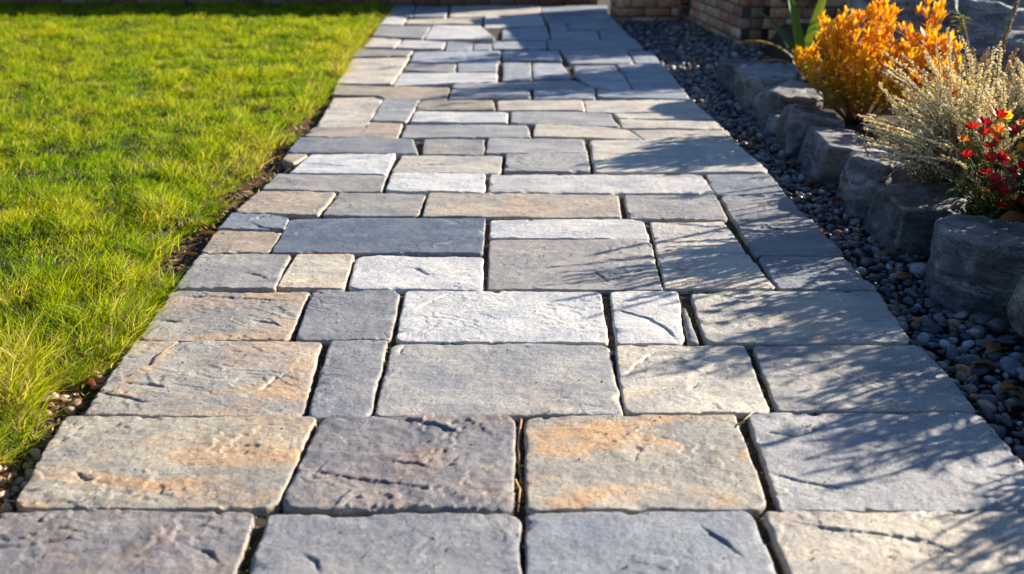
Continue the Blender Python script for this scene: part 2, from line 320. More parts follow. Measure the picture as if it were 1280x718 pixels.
# each: (colour key, top edge points, bottom edge points, note[, ledges])  - points as (zoom, x, y)
def z0(*p): return [(0, a, b) for a, b in p]
COURSES = [
 [('k', z0((2,640),(320,640)), z0((-112,800),(262,800)), 'with a chipped tan right edge at the bottom left corner of the photo', [[(230,680),(262,690),(275,705)]]),
  ('b', z0((336,645),(650,643)), z0((282,800),(654,800)), 'smooth with a rounded near corner', [[(380,695),(398,705),(400,718)]]),
  ('b', z0((658,640),(938,640)), z0((659,800),(1003,800)), 'with a purplish cast and diagonal ripples', [[(875,655),(890,670),(930,700)]]),
  ('c', z0((953,640),(1345,640)), z0((1025,800),(1495,800)), 'crossed by a long curved crack and leaf shadow', [[(985,655),(1060,665),(1160,680),(1215,700)]])],
 [('r', z0((82,522),(240,523),(396,522)), z0((15,635),(345,635)), 'broad, with an orange streak across its middle', [[(95,592),(108,602),(122,604)]]),
  ('k', z0((402,524),(500,522),(644,520)), z0((350,635),(420,637),(641,638)), 'with wavy cleft ledges and a broken corner', [[(385,590),(430,598),(495,605),(545,618)],[(480,575),(520,580),(540,590)],[(500,525),(540,533),(580,545)]]),
  ('r', z0((656,520),(760,517),(918,517)), z0((658,636),(962,636)), 'pale with an orange blush along its top edge', []),
  ('g', z0((935,517),(1070,516),(1222,515)), z0((975,637),(1338,637)), 'half covered by feathery shadow with two cracks', [[(955,588),(1000,600),(1070,612)],[(950,540),(990,542),(1045,528)]])],
 [('q', z0((168,427),(402,427)), z0((103,519),(378,521)), 'tan-tinged with a slanting dark crack', [[(295,497),(325,487),(345,472),(367,462)],[(150,480),(185,478),(210,486)],[(120,490),(160,498),(185,505)]]),
  ('b', z0((413,427),(484,427)), z0((384,522),(462,522)), 'narrow and upright', []),
  ('g', z0((490,428),(762,429)), z0((468,520),(778,517)), 'large, with a scuffed right side', [[(478,450),(500,440),(505,428)]]),
  ('c', z0((769,432),(930,432)), z0((781,515),(964,514)), 'nearly square with a small fleck in its middle', [[(860,486),(872,478)],[(775,470),(800,455),(820,440)]]),
  ('g', z0((941,431),(1050,430),(1152,432)), z0((973,514),(1222,513)), 'mostly in blue shadow with leaf-shaped sun flecks', [])],
 [('q', z0((215,364),(300,366),(387,363)), z0((172,425),(361,424)), 'brownish, crossed by a dark horizontal crack', [[(198,400),(222,402),(245,399)],[(225,370),(300,372),(372,376)],[(310,399),(340,402),(352,408)]]),
  ('b', z0((391,363),(501,363)), z0((369,425),(488,425)), 'plain and square', []),
  ('l', z0((507,364),(750,365)), z0((494,427),(761,427)), 'bright, the palest of its course', [[(520,390),(540,375),(565,366)]]),
  ('l', z0((762,364),(847,364)), z0((771,428),(856,428)), 'small, split by a diagonal dark crack', [[(765,384),(790,392),(815,400),(835,412),(848,426)]]),
  ('d', z0((852,384),(857,384)), z0((861,427),(873,427)), 'thin sliver wedged upright in a joint', []),
  ('c', z0((863,364),(980,363),(1098,364)), z0((882,428),(1139,429)), 'long, cream on the left and shaded on the right', [])],
 [('g', z0((250,318),(363,318)), z0((217,362),(344,361)), 'plain, touching the lawn strip', [[(300,340),(325,345),(335,350)]]),
  ('m', z0((371,318),(443,318)), z0((346,359),(429,360)), 'small, rough and mottled with brown and white', []),
  ('l', z0((446,320),(604,321)), z0((435,360),(603,361)), 'with a wavy crack near its middle', [[(500,332),(520,334),(535,342),(560,338)]]),
  ('g', z0((612,300),(812,300)), z0((610,360),(828,361)), 'large and rounded at its near corners', [[(740,338),(752,345),(762,352)]]),
  ('c', z0((813,277),(904,277)), z0((831,360),(970,361)), 'tall, with fringe-like shadow on its right', [[(830,334),(860,336),(890,334)]]),
  ('b', z0((948,321),(1052,321)), z0((973,362),(1097,362)), 'in blue shade at the gravel edge', [])],
 [('t', z0((270,288),(352,289)), z0((252,314),(337,315)), 'small and sandy', []),
  ('d', z0((363,272),(606,272)), z0((339,315),(604,317)), 'the longest dark stone of the path', []),
  ('l', z0((613,274),(803,274)), z0((612,297),(811,298)), 'long, laid tight against a larger one', [])],
 [('b', z0((289,265),(325,266),(361,270)), z0((272,285),(330,286),(356,286)), 'with an oval flake on its surface', [[(312,276),(325,283),(345,287)],[(313,275),(325,270),(345,269)]]),
  ('t', z0((322,239),(421,240)), z0((292,266),(398,269)), 'large and sandy beside the bare soil', []),
  ('g', z0((424,241),(532,243)), z0((402,270),(523,270)), 'with a pale left edge', []),
  ('t', z0((536,242),(773,243)), z0((528,272),(777,272)), 'long', []),
  ('g', z0((780,243),(893,245)), z0((786,273),(911,275)), 'half in shadow', []),
  ('b', z0((899,246),(984,245)), z0((944,318),(1057,318)), 'large and shaded, with cracks', [[(925,290),(960,284),(990,290)]])],
 [('g', z0((347,218),(484,218)), z0((327,236),(476,239)), 'with a bluish surface', []),
  ('l', z0((490,217),(606,217)), z0((482,239),(606,240)), 'bright bluish', []),
  ('l', z0((613,218),(877,218)), z0((611,240),(893,243)), 'the longest bright stone of the path', []),
  ('b', [(3,500,528),(3,893,525)], [(3,572,655),(3,1000,655)], 'shaded, at the gravel edge', [])],
 [('l', [(1,240,408),(1,758,412)], [(1,104,528),(1,708,530)], 'split by a long dark crack', [[(373,205),(400,206),(430,209),(455,208)]]),
  ('c', z0((503,194),(628,194)), z0((489,216),(626,216)), 'with a fine crack along it', [[(505,206),(540,205),(580,206)]]),
  ('g', [(2,260,406),(2,755,404)], [(2,250,513),(2,776,515)], 'plain, near the middle of the path', [])],
 [('t', [(1,92,407),(1,225,408)], [(1,62,440),(1,130,462)], 'tiny wedge beside the soil strip', []),
  ('b', [(1,170,305),(1,500,308),(1,865,315)], [(1,90,398),(1,892,407)], 'long, with a rounded right end', [])],
 [('g', z0((531,174),(604,174)), z0((528,192),(605,192)), 'small, with rounded corners', []),
  ('g', [(2,150,306),(2,732,313)], [(2,137,400),(2,755,400)], 'with diagonal veins', []),
  ('c', [(2,777,315),(3,130,322),(3,688,343)], [(2,805,520),(3,500,522),(3,890,522)], 'very wide, its left end sunlit', [[(802,196),(835,197),(862,197)]])],
 [('t', [(1,262,242),(1,583,240),(1,605,219),(1,800,221)], [(1,198,296),(1,766,310)], 'with a peach tint and a stepped top', []),
  ('g', [(1,828,222),(2,385,228)], [(1,792,303),(2,408,302)], 'long, with a swirled right end', []),
  ('c', [(2,442,226),(2,840,240),(2,1005,262)], [(2,428,300),(2,1095,317)], 'long and slightly peach', []),
  ('c', [(3,42,262),(3,630,262)], [(3,125,320),(3,686,338)], 'half shaded at the gravel edge', [])],
 [('c', [(1,380,64),(1,620,60),(1,678,76)], [(1,272,234),(1,583,236)], 'irregular and broken, with several cracks', [[(430,148),(445,142),(455,138)],[(450,132),(457,136)]]),
  ('g', [(1,692,64),(1,908,70)], [(1,612,205),(1,830,207)], 'nearly square and mottled', []),
  ('l', [(1,876,140),(2,267,148)], [(1,856,208),(2,264,213)], 'long and white', []),
  ('g', [(2,291,148),(2,700,148),(2,895,162)], [(2,291,213),(2,958,245)], 'long, with a drooping right end', []),
  ('c', [(2,952,192),(3,560,208)], [(2,972,247),(3,618,254)], 'bright and thin', [])],
 [('t', [(1,915,76),(5,355,480)], [(1,886,133),(5,374,558)], 'short and sandy', []),
  ('c', [(5,396,485),(5,1072,480)], [(5,399,563),(5,1092,564)], 'long and bright', []),
  ('c', [(6,58,482),(6,922,487)], [(6,82,570),(6,1045,580)], 'its right third in shadow', []),
  ('c', [(6,290,588),(6,1050,590)], [(6,342,630),(6,1105,634)], 'a thin bright strip', [])],
 [('t', [(4,250,362),(4,1168,378)], [(4,228,433),(4,590,442),(4,645,461),(4,1138,470)], 'very long, the longest tan stone of the path', []),
  ('g', [(5,32,402),(5,640,397)], [(5,12,468),(5,658,464)], 'with rounded ends', []),
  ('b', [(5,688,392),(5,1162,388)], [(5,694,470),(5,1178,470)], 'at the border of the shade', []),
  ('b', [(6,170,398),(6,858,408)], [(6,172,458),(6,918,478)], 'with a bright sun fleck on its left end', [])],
 [('c', [(4,388,147),(4,843,132)], [(4,258,352),(4,705,353)], 'large, bright above and tan below', []),
  ('l', [(4,768,264),(5,390,262)], [(4,717,368),(5,20,347),(5,390,342)], 'bright white', []),
  ('g', [(5,48,354),(5,420,348),(5,1000,318)], [(5,34,392),(5,1150,384)], 'a long strip', []),
  ('b', [(5,442,187),(5,655,187)], [(5,442,328),(5,664,318)], 'square and shaded', []),
  ('b', [(5,678,187),(5,905,187)], [(5,682,314),(5,978,304)], 'shaded, right of a square one', []),
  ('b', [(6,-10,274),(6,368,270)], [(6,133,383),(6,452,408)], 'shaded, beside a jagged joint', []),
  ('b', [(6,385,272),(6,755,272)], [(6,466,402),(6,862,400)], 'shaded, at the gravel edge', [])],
 [('g', [(4,842,188),(4,1213,192)], [(4,795,238),(4,1208,258)], 'thin', []),
  ('b', [(5,78,187),(5,398,183)], [(5,82,258),(5,386,248)], 'shaded', []),
  ('b', [(6,-12,202),(6,300,200)], [(6,-10,264),(6,364,262)], 'shaded and narrow', []),
  ('b', [(6,325,197),(6,685,197)], [(6,382,262),(6,748,262)], 'shaded, right of a dark open joint', [])],
 [('g', [(4,395,128),(4,430,70),(4,870,84)], [(4,395,130),(4,832,124)], 'wide, beside the far lawn', []),
  ('b', [(4,885,95),(5,412,90)], [(4,850,178),(5,412,176)], 'streaked by light', []),
  ('b', [(5,452,97),(5,885,88)], [(5,438,160),(5,910,162)], 'shaded, above a straight dark joint', []),
  ('b', [(6,-122,84),(6,400,84)], [(6,-45,190),(6,452,187)], 'long and shaded', []),
  ('b', [(6,418,87),(6,590,88)], [(6,482,185),(6,678,187)], 'short and shaded at the gravel edge', [])],
 [('c', [(7,178,330),(7,438,348)], [(7,98,420),(7,378,425)], 'peach-tinted beside the far lawn', []),
  ('l', [(7,462,352),(7,828,372)], [(7,390,428),(7,810,433)], 'sunlit', []),
  ('b', [(7,850,368),(7,1072,390)], [(7,832,452),(7,1062,440)], 'touched by shade', []),
  ('b', [(7,1090,390),(8,85,318)], [(7,1075,440),(8,85,360)], 'small, in shade', []),
  ('b', [(8,92,300),(8,480,302)], [(8,95,358),(8,480,356)], 'in shade, middle of the far path', []),
  ('b', [(8,492,292),(8,1125,292)], [(8,500,354),(8,1190,356)], 'wide, in shade', [])],
 [('g', [(7,238,228),(7,698,228)], [(7,182,320),(7,625,343)], 'large and streaky', []),
  ('l', [(7,720,225),(7,1135,225)], [(7,642,346),(7,1270,346)], 'sunlit', []),
  ('b', [(8,162,215),(8,480,190)], [(8,162,285),(8,502,283)], 'lit along its near edge', []),
  ('b', [(8,510,230),(8,850,226)], [(8,520,284),(8,868,284)], 'in shade', []),
  ('b', [(8,868,225),(8,1040,218)], [(8,885,284),(8,1115,284)], 'in shade at the gravel edge', [])],
 [('l', [(7,312,148),(7,482,162)], [(7,248,216),(7,445,218)], 'small and sunlit', []),
  ('c', [(7,500,168),(7,1150,160)], [(7,470,214),(7,1150,216)], 'long and sunlit', []),
  ('l', [(8,35,115),(8,440,108)], [(8,35,205),(8,470,178)], 'crossed by a band of light', []),
  ('b', [(8,450,106),(8,930,102)], [(8,490,160),(8,985,150)], 'wide, in shade', []),
  ('b', [(8,502,168),(8,620,168)], [(8,515,220),(8,640,218)], 'small, in shade', []),
  ('b', [(8,635,167),(8,990,155)], [(8,650,218),(8,1035,212)], 'in shade beside the gravel', [])],
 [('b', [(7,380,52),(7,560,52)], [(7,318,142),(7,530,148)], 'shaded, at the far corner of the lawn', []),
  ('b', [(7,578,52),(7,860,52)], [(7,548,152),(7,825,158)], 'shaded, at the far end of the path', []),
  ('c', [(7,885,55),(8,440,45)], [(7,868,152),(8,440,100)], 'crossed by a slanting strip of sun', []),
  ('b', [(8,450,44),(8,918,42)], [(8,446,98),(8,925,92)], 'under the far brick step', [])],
]
ORD = ['first','second','third','fourth','fifth','sixth','seventh','eighth']
CORD = ['nearest','second-nearest','third','fourth','fifth','sixth','seventh','eighth','ninth','tenth','eleventh','twelfth','thirteenth','fourteenth',
        'fifteenth','sixteenth','seventeenth','eighteenth','nineteenth','twentieth','twenty-first','farthest']

def axis(L, cell, edges):
    """coordinates -L/2..L/2, fine at both ends"""
    e = [d for d in edges if d < L*0.4]
    inner = L-2*e[-1]; k = max(2, int(inner/cell))
    a = [-L/2+d for d in e]+list(np.linspace(-L/2+e[-1], L/2-e[-1], k+1)[1:-1])+[L/2-d for d in reversed(e)]
    return np.array(a)

def ledge_dist(PX, PY, poly):
    best = np.full(PX.shape, 9.0); side = np.zeros(PX.shape); along = np.zeros(PX.shape)
    seglen = [math.dist(poly[i], poly[i+1]) for i in range(len(poly)-1)]; tot = sum(seglen); acc = 0
    for i in range(len(poly)-1):
        ax, ay = poly[i]; bx, by = poly[i+1]; L2 = (bx-ax)**2+(by-ay)**2
        t = np.clip(((PX-ax)*(bx-ax)+(PY-ay)*(by-ay))/L2, 0, 1)
        qx = PX-ax-t*(bx-ax); qy = PY-ay-t*(by-ay); d = np.hypot(qx, qy)
        sd_ = np.sign((bx-ax)*(PY-ay)-(by-ay)*(PX-ax)); m = d < best
        best = np.where(m, d, best); side = np.where(m, sd_, side); along = np.where(m, (acc+t*seglen[i])/tot, along); acc += seglen[i]
    return best, side, along

def flagstone(ci, k, spec, seed):
    key, top, bot, note, ledges = spec
    def conv(pts):
        out = []
        for zt, x, y in pts:
            ox, oy, s = ZT[zt]; out.append(G(ox+x/s, oy+y/s))
        return np.array(out)
    T, B = conv(top), conv(bot)
    cx = (T[:, 0].mean()+B[:, 0].mean())/2; cy = (T[:, 1].mean()+B[:, 1].mean())/2
    C = np.array([cx, cy]); T = T-C; B = B-C
    W = 0.5*(math.dist(T[0], T[-1])+math.dist(B[0], B[-1])); H = abs(T[:, 1].mean()-B[:, 1].mean())
    cell = 0.0031 if cy < 2.75 else 0.0045 if cy < 3.4 else (0.006 if cy < 4.2 else 0.012)
    r = random.Random(seed)
    rr = r.uniform(0.004, 0.008)
    e = [0, 0.0015, 0.0035, 0.006, 0.009, 0.013, 0.018] if cy < 4.2 else [0, 0.003, 0.008, 0.016]
    xs, ys = axis(W, cell, e), axis(H, cell, e)
    X, Y = np.meshgrid(xs, ys); nx, ny = len(xs), len(ys)
    # rounded corners
    X2, Y2 = X.copy(), Y.copy()
    for sx in (-1, 1):
        for sy in (-1, 1):
            rc = min(r.choice((0.008, 0.014, 0.02, 0.032)), W*0.3, H*0.3)
            cxn, cyn = sx*(W/2-rc), sy*(H/2-rc); dx, dy = X-cxn, Y-cyn
            m = (dx*sx > 0) & (dy*sy > 0); ax, ay = np.abs(dx), np.abs(dy)
            mx_ = np.maximum(ax, ay); l2 = np.hypot(ax, ay)+1e-9; f = mx_/l2
            X2 = np.where(m, cxn+dx*f, X2); Y2 = np.where(m, cyn+dy*f, Y2)
    dE = np.minimum(W/2-np.abs(X), H/2-np.abs(Y))
    # to the traced outline
    gap = -0.0012 if cy < 4.2 else -0.003
    u = (X2/W+0.5); vv = (Y2/H+0.5)
    def along(P, u):
        d = np.concatenate([[0], np.cumsum(np.hypot(*np.diff(P, axis=0).T))]); d = d/d[-1]
        return np.interp(u, d, P[:, 0]), np.interp(u, d, P[:, 1])
    # reparameterise the ruled surface so both edges share their bends
    tx, ty = along(T, u); bx, by = along(B, u)
    PX = bx*(1-vv)+tx*vv; PY = by*(1-vv)+ty*vv
    PX *= (1-2*gap/W); PY *= (1-2*gap/H)
    wx, wy = PX+cx, PY+cy
    wob = np.exp(-dE/0.02)
    PX += wob*(0.0030*fbm(wx*9, wy*9, seed+1, 5)); PY += wob*(0.0030*fbm(wx*9, wy*9, seed+5, 5))
    # relief
    Z = np.zeros_like(PX)
    rcl = rr*(1+0.7*fbm(wx*30, wy*30, seed+9, 2)); rcl = np.clip(rcl, 0.003, 0.03)
    chip = smooth(0.42, 0.75, fbm(wx*11, wy*11, seed+91, 3)); Z -= 0.007*chip*np.exp(-dE/0.012)
    q = np.clip(1-dE/rcl, 0, 1); Z -= 0.75*rcl*(1-np.sqrt(np.clip(1-q*q, 0, 1)))
    Z += 0.0032*fbm(wx*3.5, wy*5, seed, 3)
    a = r.uniform(-0.5, 0.5); ca, sa = math.cos(a), math.sin(a)
    rx, ry = wx*ca+wy*sa, -wx*sa+wy*ca
    t = fbm(rx*3.4, ry*5.6, seed+20, 5)*3.0; fr = t-np.floor(t)
    rough_amt = {'k': 1.5, 'r': 1.1, 'd': 0.5, 'l': 0.7}.get(key, 0.8)
    mask = smooth(-0.15, 0.35, fbm(wx*4, wy*4, seed+31, 2))
    Z += mask*rough_amt*0.0031*((np.floor(t)+smooth(0.0, 0.09, fr))-t*0.8)
    Z += 0.0014*fbm(wx*30, wy*36, seed+40, 5)*rough_amt
    if cy < 4.2: Z += 0.0004*fbm(wx*140, wy*140, seed+50, 2)
    for L in ledges:
        P = [tuple(np.array(G(x, y))-C) for x, y in L]
        jx = 0.007*fbm(wx*16, wy*16, seed+77, 4)
        d, sdn, al = ledge_dist(PX+jx, PY-jx, P); end = np.sin(np.pi*np.clip(al, 0.03, 0.97))**0.6
        # the camera side of the break stands lower
        yy = np.where(sdn*(1 if P[-1][0] > P[0][0] else -1) < 0, 1.0, 0.0)
        Z -= end*(0.0050*np.exp(-(d/0.0024)**2)*np.clip(0.9+0.6*fbm(wx*30, wy*30, seed+78, 2), 0.5, 1.3)+0.0030*yy*np.exp(-d/0.03))
    tiltx, tilty, dz = r.uniform(-.008, .008), r.uniform(-.010, .010), r.uniform(-.0025, .0025)
    Z += PX*tiltx+PY*tilty+dz
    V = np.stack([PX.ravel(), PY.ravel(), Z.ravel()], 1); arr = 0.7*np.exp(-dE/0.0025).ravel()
    i = (np.arange(nx-1)[None, :]+nx*np.arange(ny-1)[:, None]).ravel()
    Q = [np.stack([i, i+1, i+nx+1, i+nx], 1)]
    loop = np.concatenate([np.arange(nx), nx*np.arange(1, ny)+nx-1, nx*(ny-1)+np.arange(nx-2, -1, -1), nx*np.arange(ny-2, 0, -1)])
    PERIM.append(V[loop][:, :2]*1.006+C)
    prev = loop; Lp = V[loop]; nl = len(loop); arrs = [arr]; base = len(V); Vs = [V]
    cen = Lp[:, :2]; nrm = cen/np.maximum(np.linalg.norm(cen, axis=1, keepdims=True), 1e-6)
    for lev, dep in enumerate((0.006, 0.016, 0.030, 0.044)):
        P = Lp.copy(); off = 0.0016*fbm((P[:, 0]+cx)*60, (P[:, 1]+cy)*60+dep*300, seed+60, 3)
        P[:, 0] += nrm[:, 0]*off; P[:, 1] += nrm[:, 1]*off; P[:, 2] = Lp[:, 2]-dep
        cur = base+np.arange(nl); Vs.append(P); arrs.append((1.0 if lev < 2 else 0.5)*np.clip(0.05+np.abs(Lp[:, 0])/(W/2)*1.2-0.5*(Lp[:, 1] < -H*0.45)-0.35, 0, 1))  # sunlit tan painted on the flanks, held back on the front side
        Q.append(np.stack([prev, cur, np.roll(cur, -1), np.roll(prev, -1)], 1)); prev = cur; base += nl
    o = mesh_np("flagstone", np.concatenate(Vs), np.concatenate(Q), None, STONE, None, (cx, cy, 0), attrs={"arris_wear_sun": np.concatenate(arrs)})
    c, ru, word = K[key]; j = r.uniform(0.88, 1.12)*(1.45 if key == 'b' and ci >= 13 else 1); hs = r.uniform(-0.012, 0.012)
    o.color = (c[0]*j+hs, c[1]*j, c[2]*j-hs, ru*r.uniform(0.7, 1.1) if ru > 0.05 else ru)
    tag(o, f"{word} flagstone {note}" if len(note.split()) > 11 or (ci < 2) else f"{word} flagstone, {note}, {ORD[k]} from the lawn in the {CORD[ci]} course", 'flagstone', 'flagstones of the garden path')
    lab = o['label']
    if len(lab.split()) > 16: o['label'] = f"{word} flagstone, {ORD[k]} from the lawn in the {CORD[ci]} course of the path"
s_ = 100; PERIM = []
for ci, course in enumerate(COURSES):
    for k, spec in enumerate(course):
        s_ += 13; flagstone(ci, k, spec, s_)

PERIM = np.concatenate(PERIM)
def grit():
    r = random.Random(61); mb = MB(); mo = MB(); ws = PERIM[:, 1]; idx = [i for i in range(len(PERIM)) if ws[i] < 6 and r.random() < (0.55 if ws[i] < 3 else .25)]
    for i in idx:
        x, y = PERIM[i]; x += r.gauss(0, .004); y += r.gauss(0, .003); k = r.random()
        if k < .86:
            q = r.uniform(.0010, .0030); c = r.choice([(0.36,.27,.17), (0.22,.16,.10), (0.45,.38,.28), (0.12,.09,.06), (0.30,.29,.28)])
            mb.blob((x, y, -.013+r.uniform(-.004, .004)), q, c, (1, 1, .8))
        elif math.sin(x*9+y*4)+math.sin(x*3-y*7) > .9:
            for _ in range(5): mo.blob((x+r.gauss(0, .004), y+r.gauss(0, .004), -.012+r.uniform(0, .008)), r.uniform(.0015, .0035), r.choice([(0.07,.11,.015), (0.12,.17,.02), (0.04,.07,.015)]))
    for _ in range(900):     # crumbs of soil and clippings lying on the stones
        y = 1.45+6*r.random()**1.6; xl, xr = float(xL(y)), float(xR(y)); e = r.random(); x = xl+(xr-xl)*(e**2.2 if r.random() < .6 else 1-e**2.6)
        q = r.uniform(.0012, .0032); c = r.choice([(0.10,.07,.045), (0.20,.13,.08), (0.30,.24,.12), (0.16,.20,.04)])
        if r.random() < .45: mb.leaf((x, y, .0045), rdir2(r), (0, 0, 1), r.uniform(.006, .018), r.uniform(.002, .004), .4, c, seg=2)
        else: mb.blob((x, y, .003), q, c, (1, 1, .7))
    tag(mb.build("joint_grit", DRY), 'sandy grit and crumbs lying in the joints and scattered over the stones', 'grit', kind='stuff')
    tag(mo.build("joint_moss", DRY), 'small green moss cushions here and there in the joints', 'moss', kind='stuff')
def rdir2(r):
    a = r.uniform(0, 6.28); return Vector((math.cos(a), math.sin(a), r.uniform(0, .25)))
grit()

# ------------------------------------------------------------------ edging rocks and boulders
def rock(label, c, size, seed, rot=0.0, mat=None, cuts=7, rnd=0.011, tilt=0.0, name="edging_rock", group='rocks edging the planting bed', sub=5, cat='rock'):
    r = random.Random(seed)
    bm = bmesh.new(); bmesh.ops.create_icosphere(bm, subdivisions=sub, radius=1)
    V = np.array([v_.co[:] for v_ in bm.verts]); F = np.array([[x.index for x in f.verts] for f in bm.faces]); bm.free()
    pl = []
    for ax in range(3):
        for s in (-1, 1):
            q_ = .16 if (ax == 2) else .26
            nn = np.array([r.uniform(-q_, q_) for _ in range(3)]); nn[ax] = s; nn /= np.linalg.norm(nn); pl.append((nn, size[ax]/2))
    for _ in range(cuts):
        nn = np.array([r.uniform(-1, 1), r.uniform(-1, 1), r.choice((-.1, .15, .9))]); nn /= np.linalg.norm(nn)
        pl.append((nn, np.dot(np.abs(nn), np.array(size)/2)*r.uniform(0.66, 0.84)))
    Dn = V/np.linalg.norm(V, axis=1, keepdims=True); p = 1/rnd
    M = np.stack([np.maximum(Dn@nn, 1e-4)/dd for nn, dd in pl]); acc = (M**p).sum(0); Ms = np.sort(M, 0); edg = np.exp(-(Ms[-1]-Ms[-2])/Ms[-1]/0.035)
    edg = edg*np.clip(0.55+fbm(V[:, 0]*5+seed, V[:, 1]*5+V[:, 2]*4, seed+2, 3)*1.4, 0, 1)
    R = acc**(-1/p)
    V = Dn*R[:, None]
    s = seed*7
    fc = perlin(V[:, 0]*11+s, V[:, 1]*11+V[:, 2]*7, s+9); fc2 = perlin(V[:, 1]*19-V[:, 2]*13, V[:, 0]*17+V[:, 2]*9, s+12)
    nz = fbm(V[:, 0]*14+V[:, 2]*3, V[:, 1]*14+V[:, 2]*8, s, 5)*0.006
    st = fbm(V[:, 0]*3+s, V[:, 2]*26+V[:, 1]*6, s+3, 3); nz = nz+0.0030*np.sign(st)*np.abs(st)**0.5+0.004*np.round(fc*2)
    V = V+Dn*(nz*min(1.4, max(size)/0.3))[:, None]
    ct, stt = math.cos(tilt), math.sin(tilt); V = np.stack([V[:, 0]*ct+V[:, 2]*stt, V[:, 1], -V[:, 0]*stt+V[:, 2]*ct], 1)
    cr, sr = math.cos(rot), math.sin(rot); V = np.stack([V[:, 0]*cr-V[:, 1]*sr, V[:, 0]*sr+V[:, 1]*cr, V[:, 2]], 1)
    o = mesh_np(name, V, None, F, mat or ROCK, None, c, attrs={'worn_highlight': edg})
    tn = r.choice((0.65, 0.85, 1.0, 1.2, 1.4))*(1.35 if name == 'boulder' else 1); o.color = (tn*r.uniform(.95, 1.06), tn, tn*r.uniform(.94, 1.04), 1)
    return tag(o, label, cat, group)
ER = [  # y0, y1, width, top height, rot, tilt, seed, label
 (2.62, 2.99, 0.31, 0.145, -0.10, 0.08, 3, 'large angular dark grey edging rock with a flat top, below the red flowers'),
 (3.08, 3.44, 0.25, 0.105, 0.10, -0.02, 14, 'wedge-shaped dark edging rock with a grey top, left of the largest angular one'),
 (3.47, 3.92, 0.25, 0.125, -0.08, 0.06, 25, 'edging rock with a bright sunlit top below the cream heather'),
 (3.95, 4.35, 0.30, 0.100, 0.10, 0.0, 36, 'rounded dark edging rock below the right of the orange bush'),
 (4.34, 4.78, 0.22, 0.115, -0.05, 0.12, 47, 'upright layered edging rock with sun on its top, left of the orange bush'),
 (4.86, 5.20, 0.27, 0.115, 0.08, 0.05, 58, 'steep dark edging rock with sun flecks on its top, behind a tiny one'),
 (5.18, 5.75, 0.30, 0.145, -0.12, 0.0, 69, 'tall blue-grey edging rock with a flecked sloping top'),
 (5.74, 6.20, 0.26, 0.09, 0.1, 0.08, 80, 'farthest edging rock, shaded, just before the brick planter'),
 (1.62, 2.06, 0.34, 0.13, -0.1, 0.0, 102, 'nearest edging rock of the border'),
]
for y0, y1, wd, top, rot, tilt, sd_, lab in ER:
    x0 = X_ROCK if y0 > 2.55 else 1.34
    h = top+0.12; rock(lab, (x0+wd/2+0.035*math.sin(sd_*1.7), (y0+y1)/2, top*(1+.12*math.sin(sd_))-h/2), (wd*0.95, (y1-y0)*0.86, h), sd_, rot*2.2, tilt=tilt)
rock('tiny dark edging rock squeezed between two larger ones beside the gravel', (1.20, 4.83, -0.01), (0.10, 0.10, 0.16), 111, sub=4)
rock('pale brownish rounded boulder at the right side of the photo, upper of two', (1.415, 2.45, 0.100), (0.42, 0.24, 0.18), 120, 0.25, ROCKP, cuts=3, rnd=0.22, tilt=-0.15)
rock('pale grey rounded boulder at the right side, lower of two', (1.315, 2.22, 0.040), (0.30, 0.22, 0.22), 131, 0.2, ROCKP, cuts=3, rnd=0.28)
BG = 'large boulders behind the flowers'
rock('black-faced boulder directly behind the orange bush', (2.00, 5.75, 0.22), (0.52, 0.42, 0.62), 142, 0.1, name="boulder", group=BG)
rock('boulder with a white sunlit top, right of the orange bush', (2.34, 5.72, 0.17), (0.5, 0.46, 0.56), 153, -0.35, name="boulder", group=BG, tilt=0.1)
rock('wide boulder with a bright flat top behind the tall dry stems', (2.50, 5.02, 0.12), (0.60, 0.42, 0.50), 164, 0.15, name="boulder", group=BG, tilt=0.05)
rock('large grey boulder at the top right corner of the photo', (3.15, 6.3, 0.25), (1.0, 0.6, 0.7), 175, 0.1, name="boulder", group=BG)

# ------------------------------------------------------------------ pebbles
def ico(sub):
    bm = bmesh.new(); bmesh.ops.create_icosphere(bm, subdivisions=sub, radius=1)
    V = np.array([v_.co[:] for v_ in bm.verts]); F = np.array([[x.index for x in f.verts] for f in bm.faces]); bm.free(); return V, F
I3, I2 = ico(3), ico(2)
def pebble_geo(sub, L, Wd, Hh, seed, rz, tx, ty):
    V, F = sub; r = np.random.default_rng(seed)
    a = r.uniform(-1, 1, (4, 3)); D = V.copy(); m = 1+0.14*np.sin(V@a[0]*2.2+seed)+0.10*np.sin(V@a[1]*3.1+seed*2)
    V = D*m[:, None]*np.array([L/2, Wd/2, Hh/2])
    M = np.array((Matrix.Rotation(rz, 3, 'Z') @ Matrix.Rotation(tx, 3, 'X') @ Matrix.Rotation(ty, 3, 'Y')))
    return V@M.T, F
PC = [((0.065,0.07,0.082), 'dark slate-grey', 34), ((0.12,0.13,0.155), 'blue-grey', 22), ((0.27,0.275,0.29), 'pale grey', 14),
      ((0.16,0.135,0.11), 'brownish grey', 9), ((0.04,0.042,0.05), 'near-black', 22), ((0.34,0.27,0.18), 'tan', 6), ((0.30,0.12,0.045), 'rusty orange', 3)]
wts = [p[2] for p in PC]
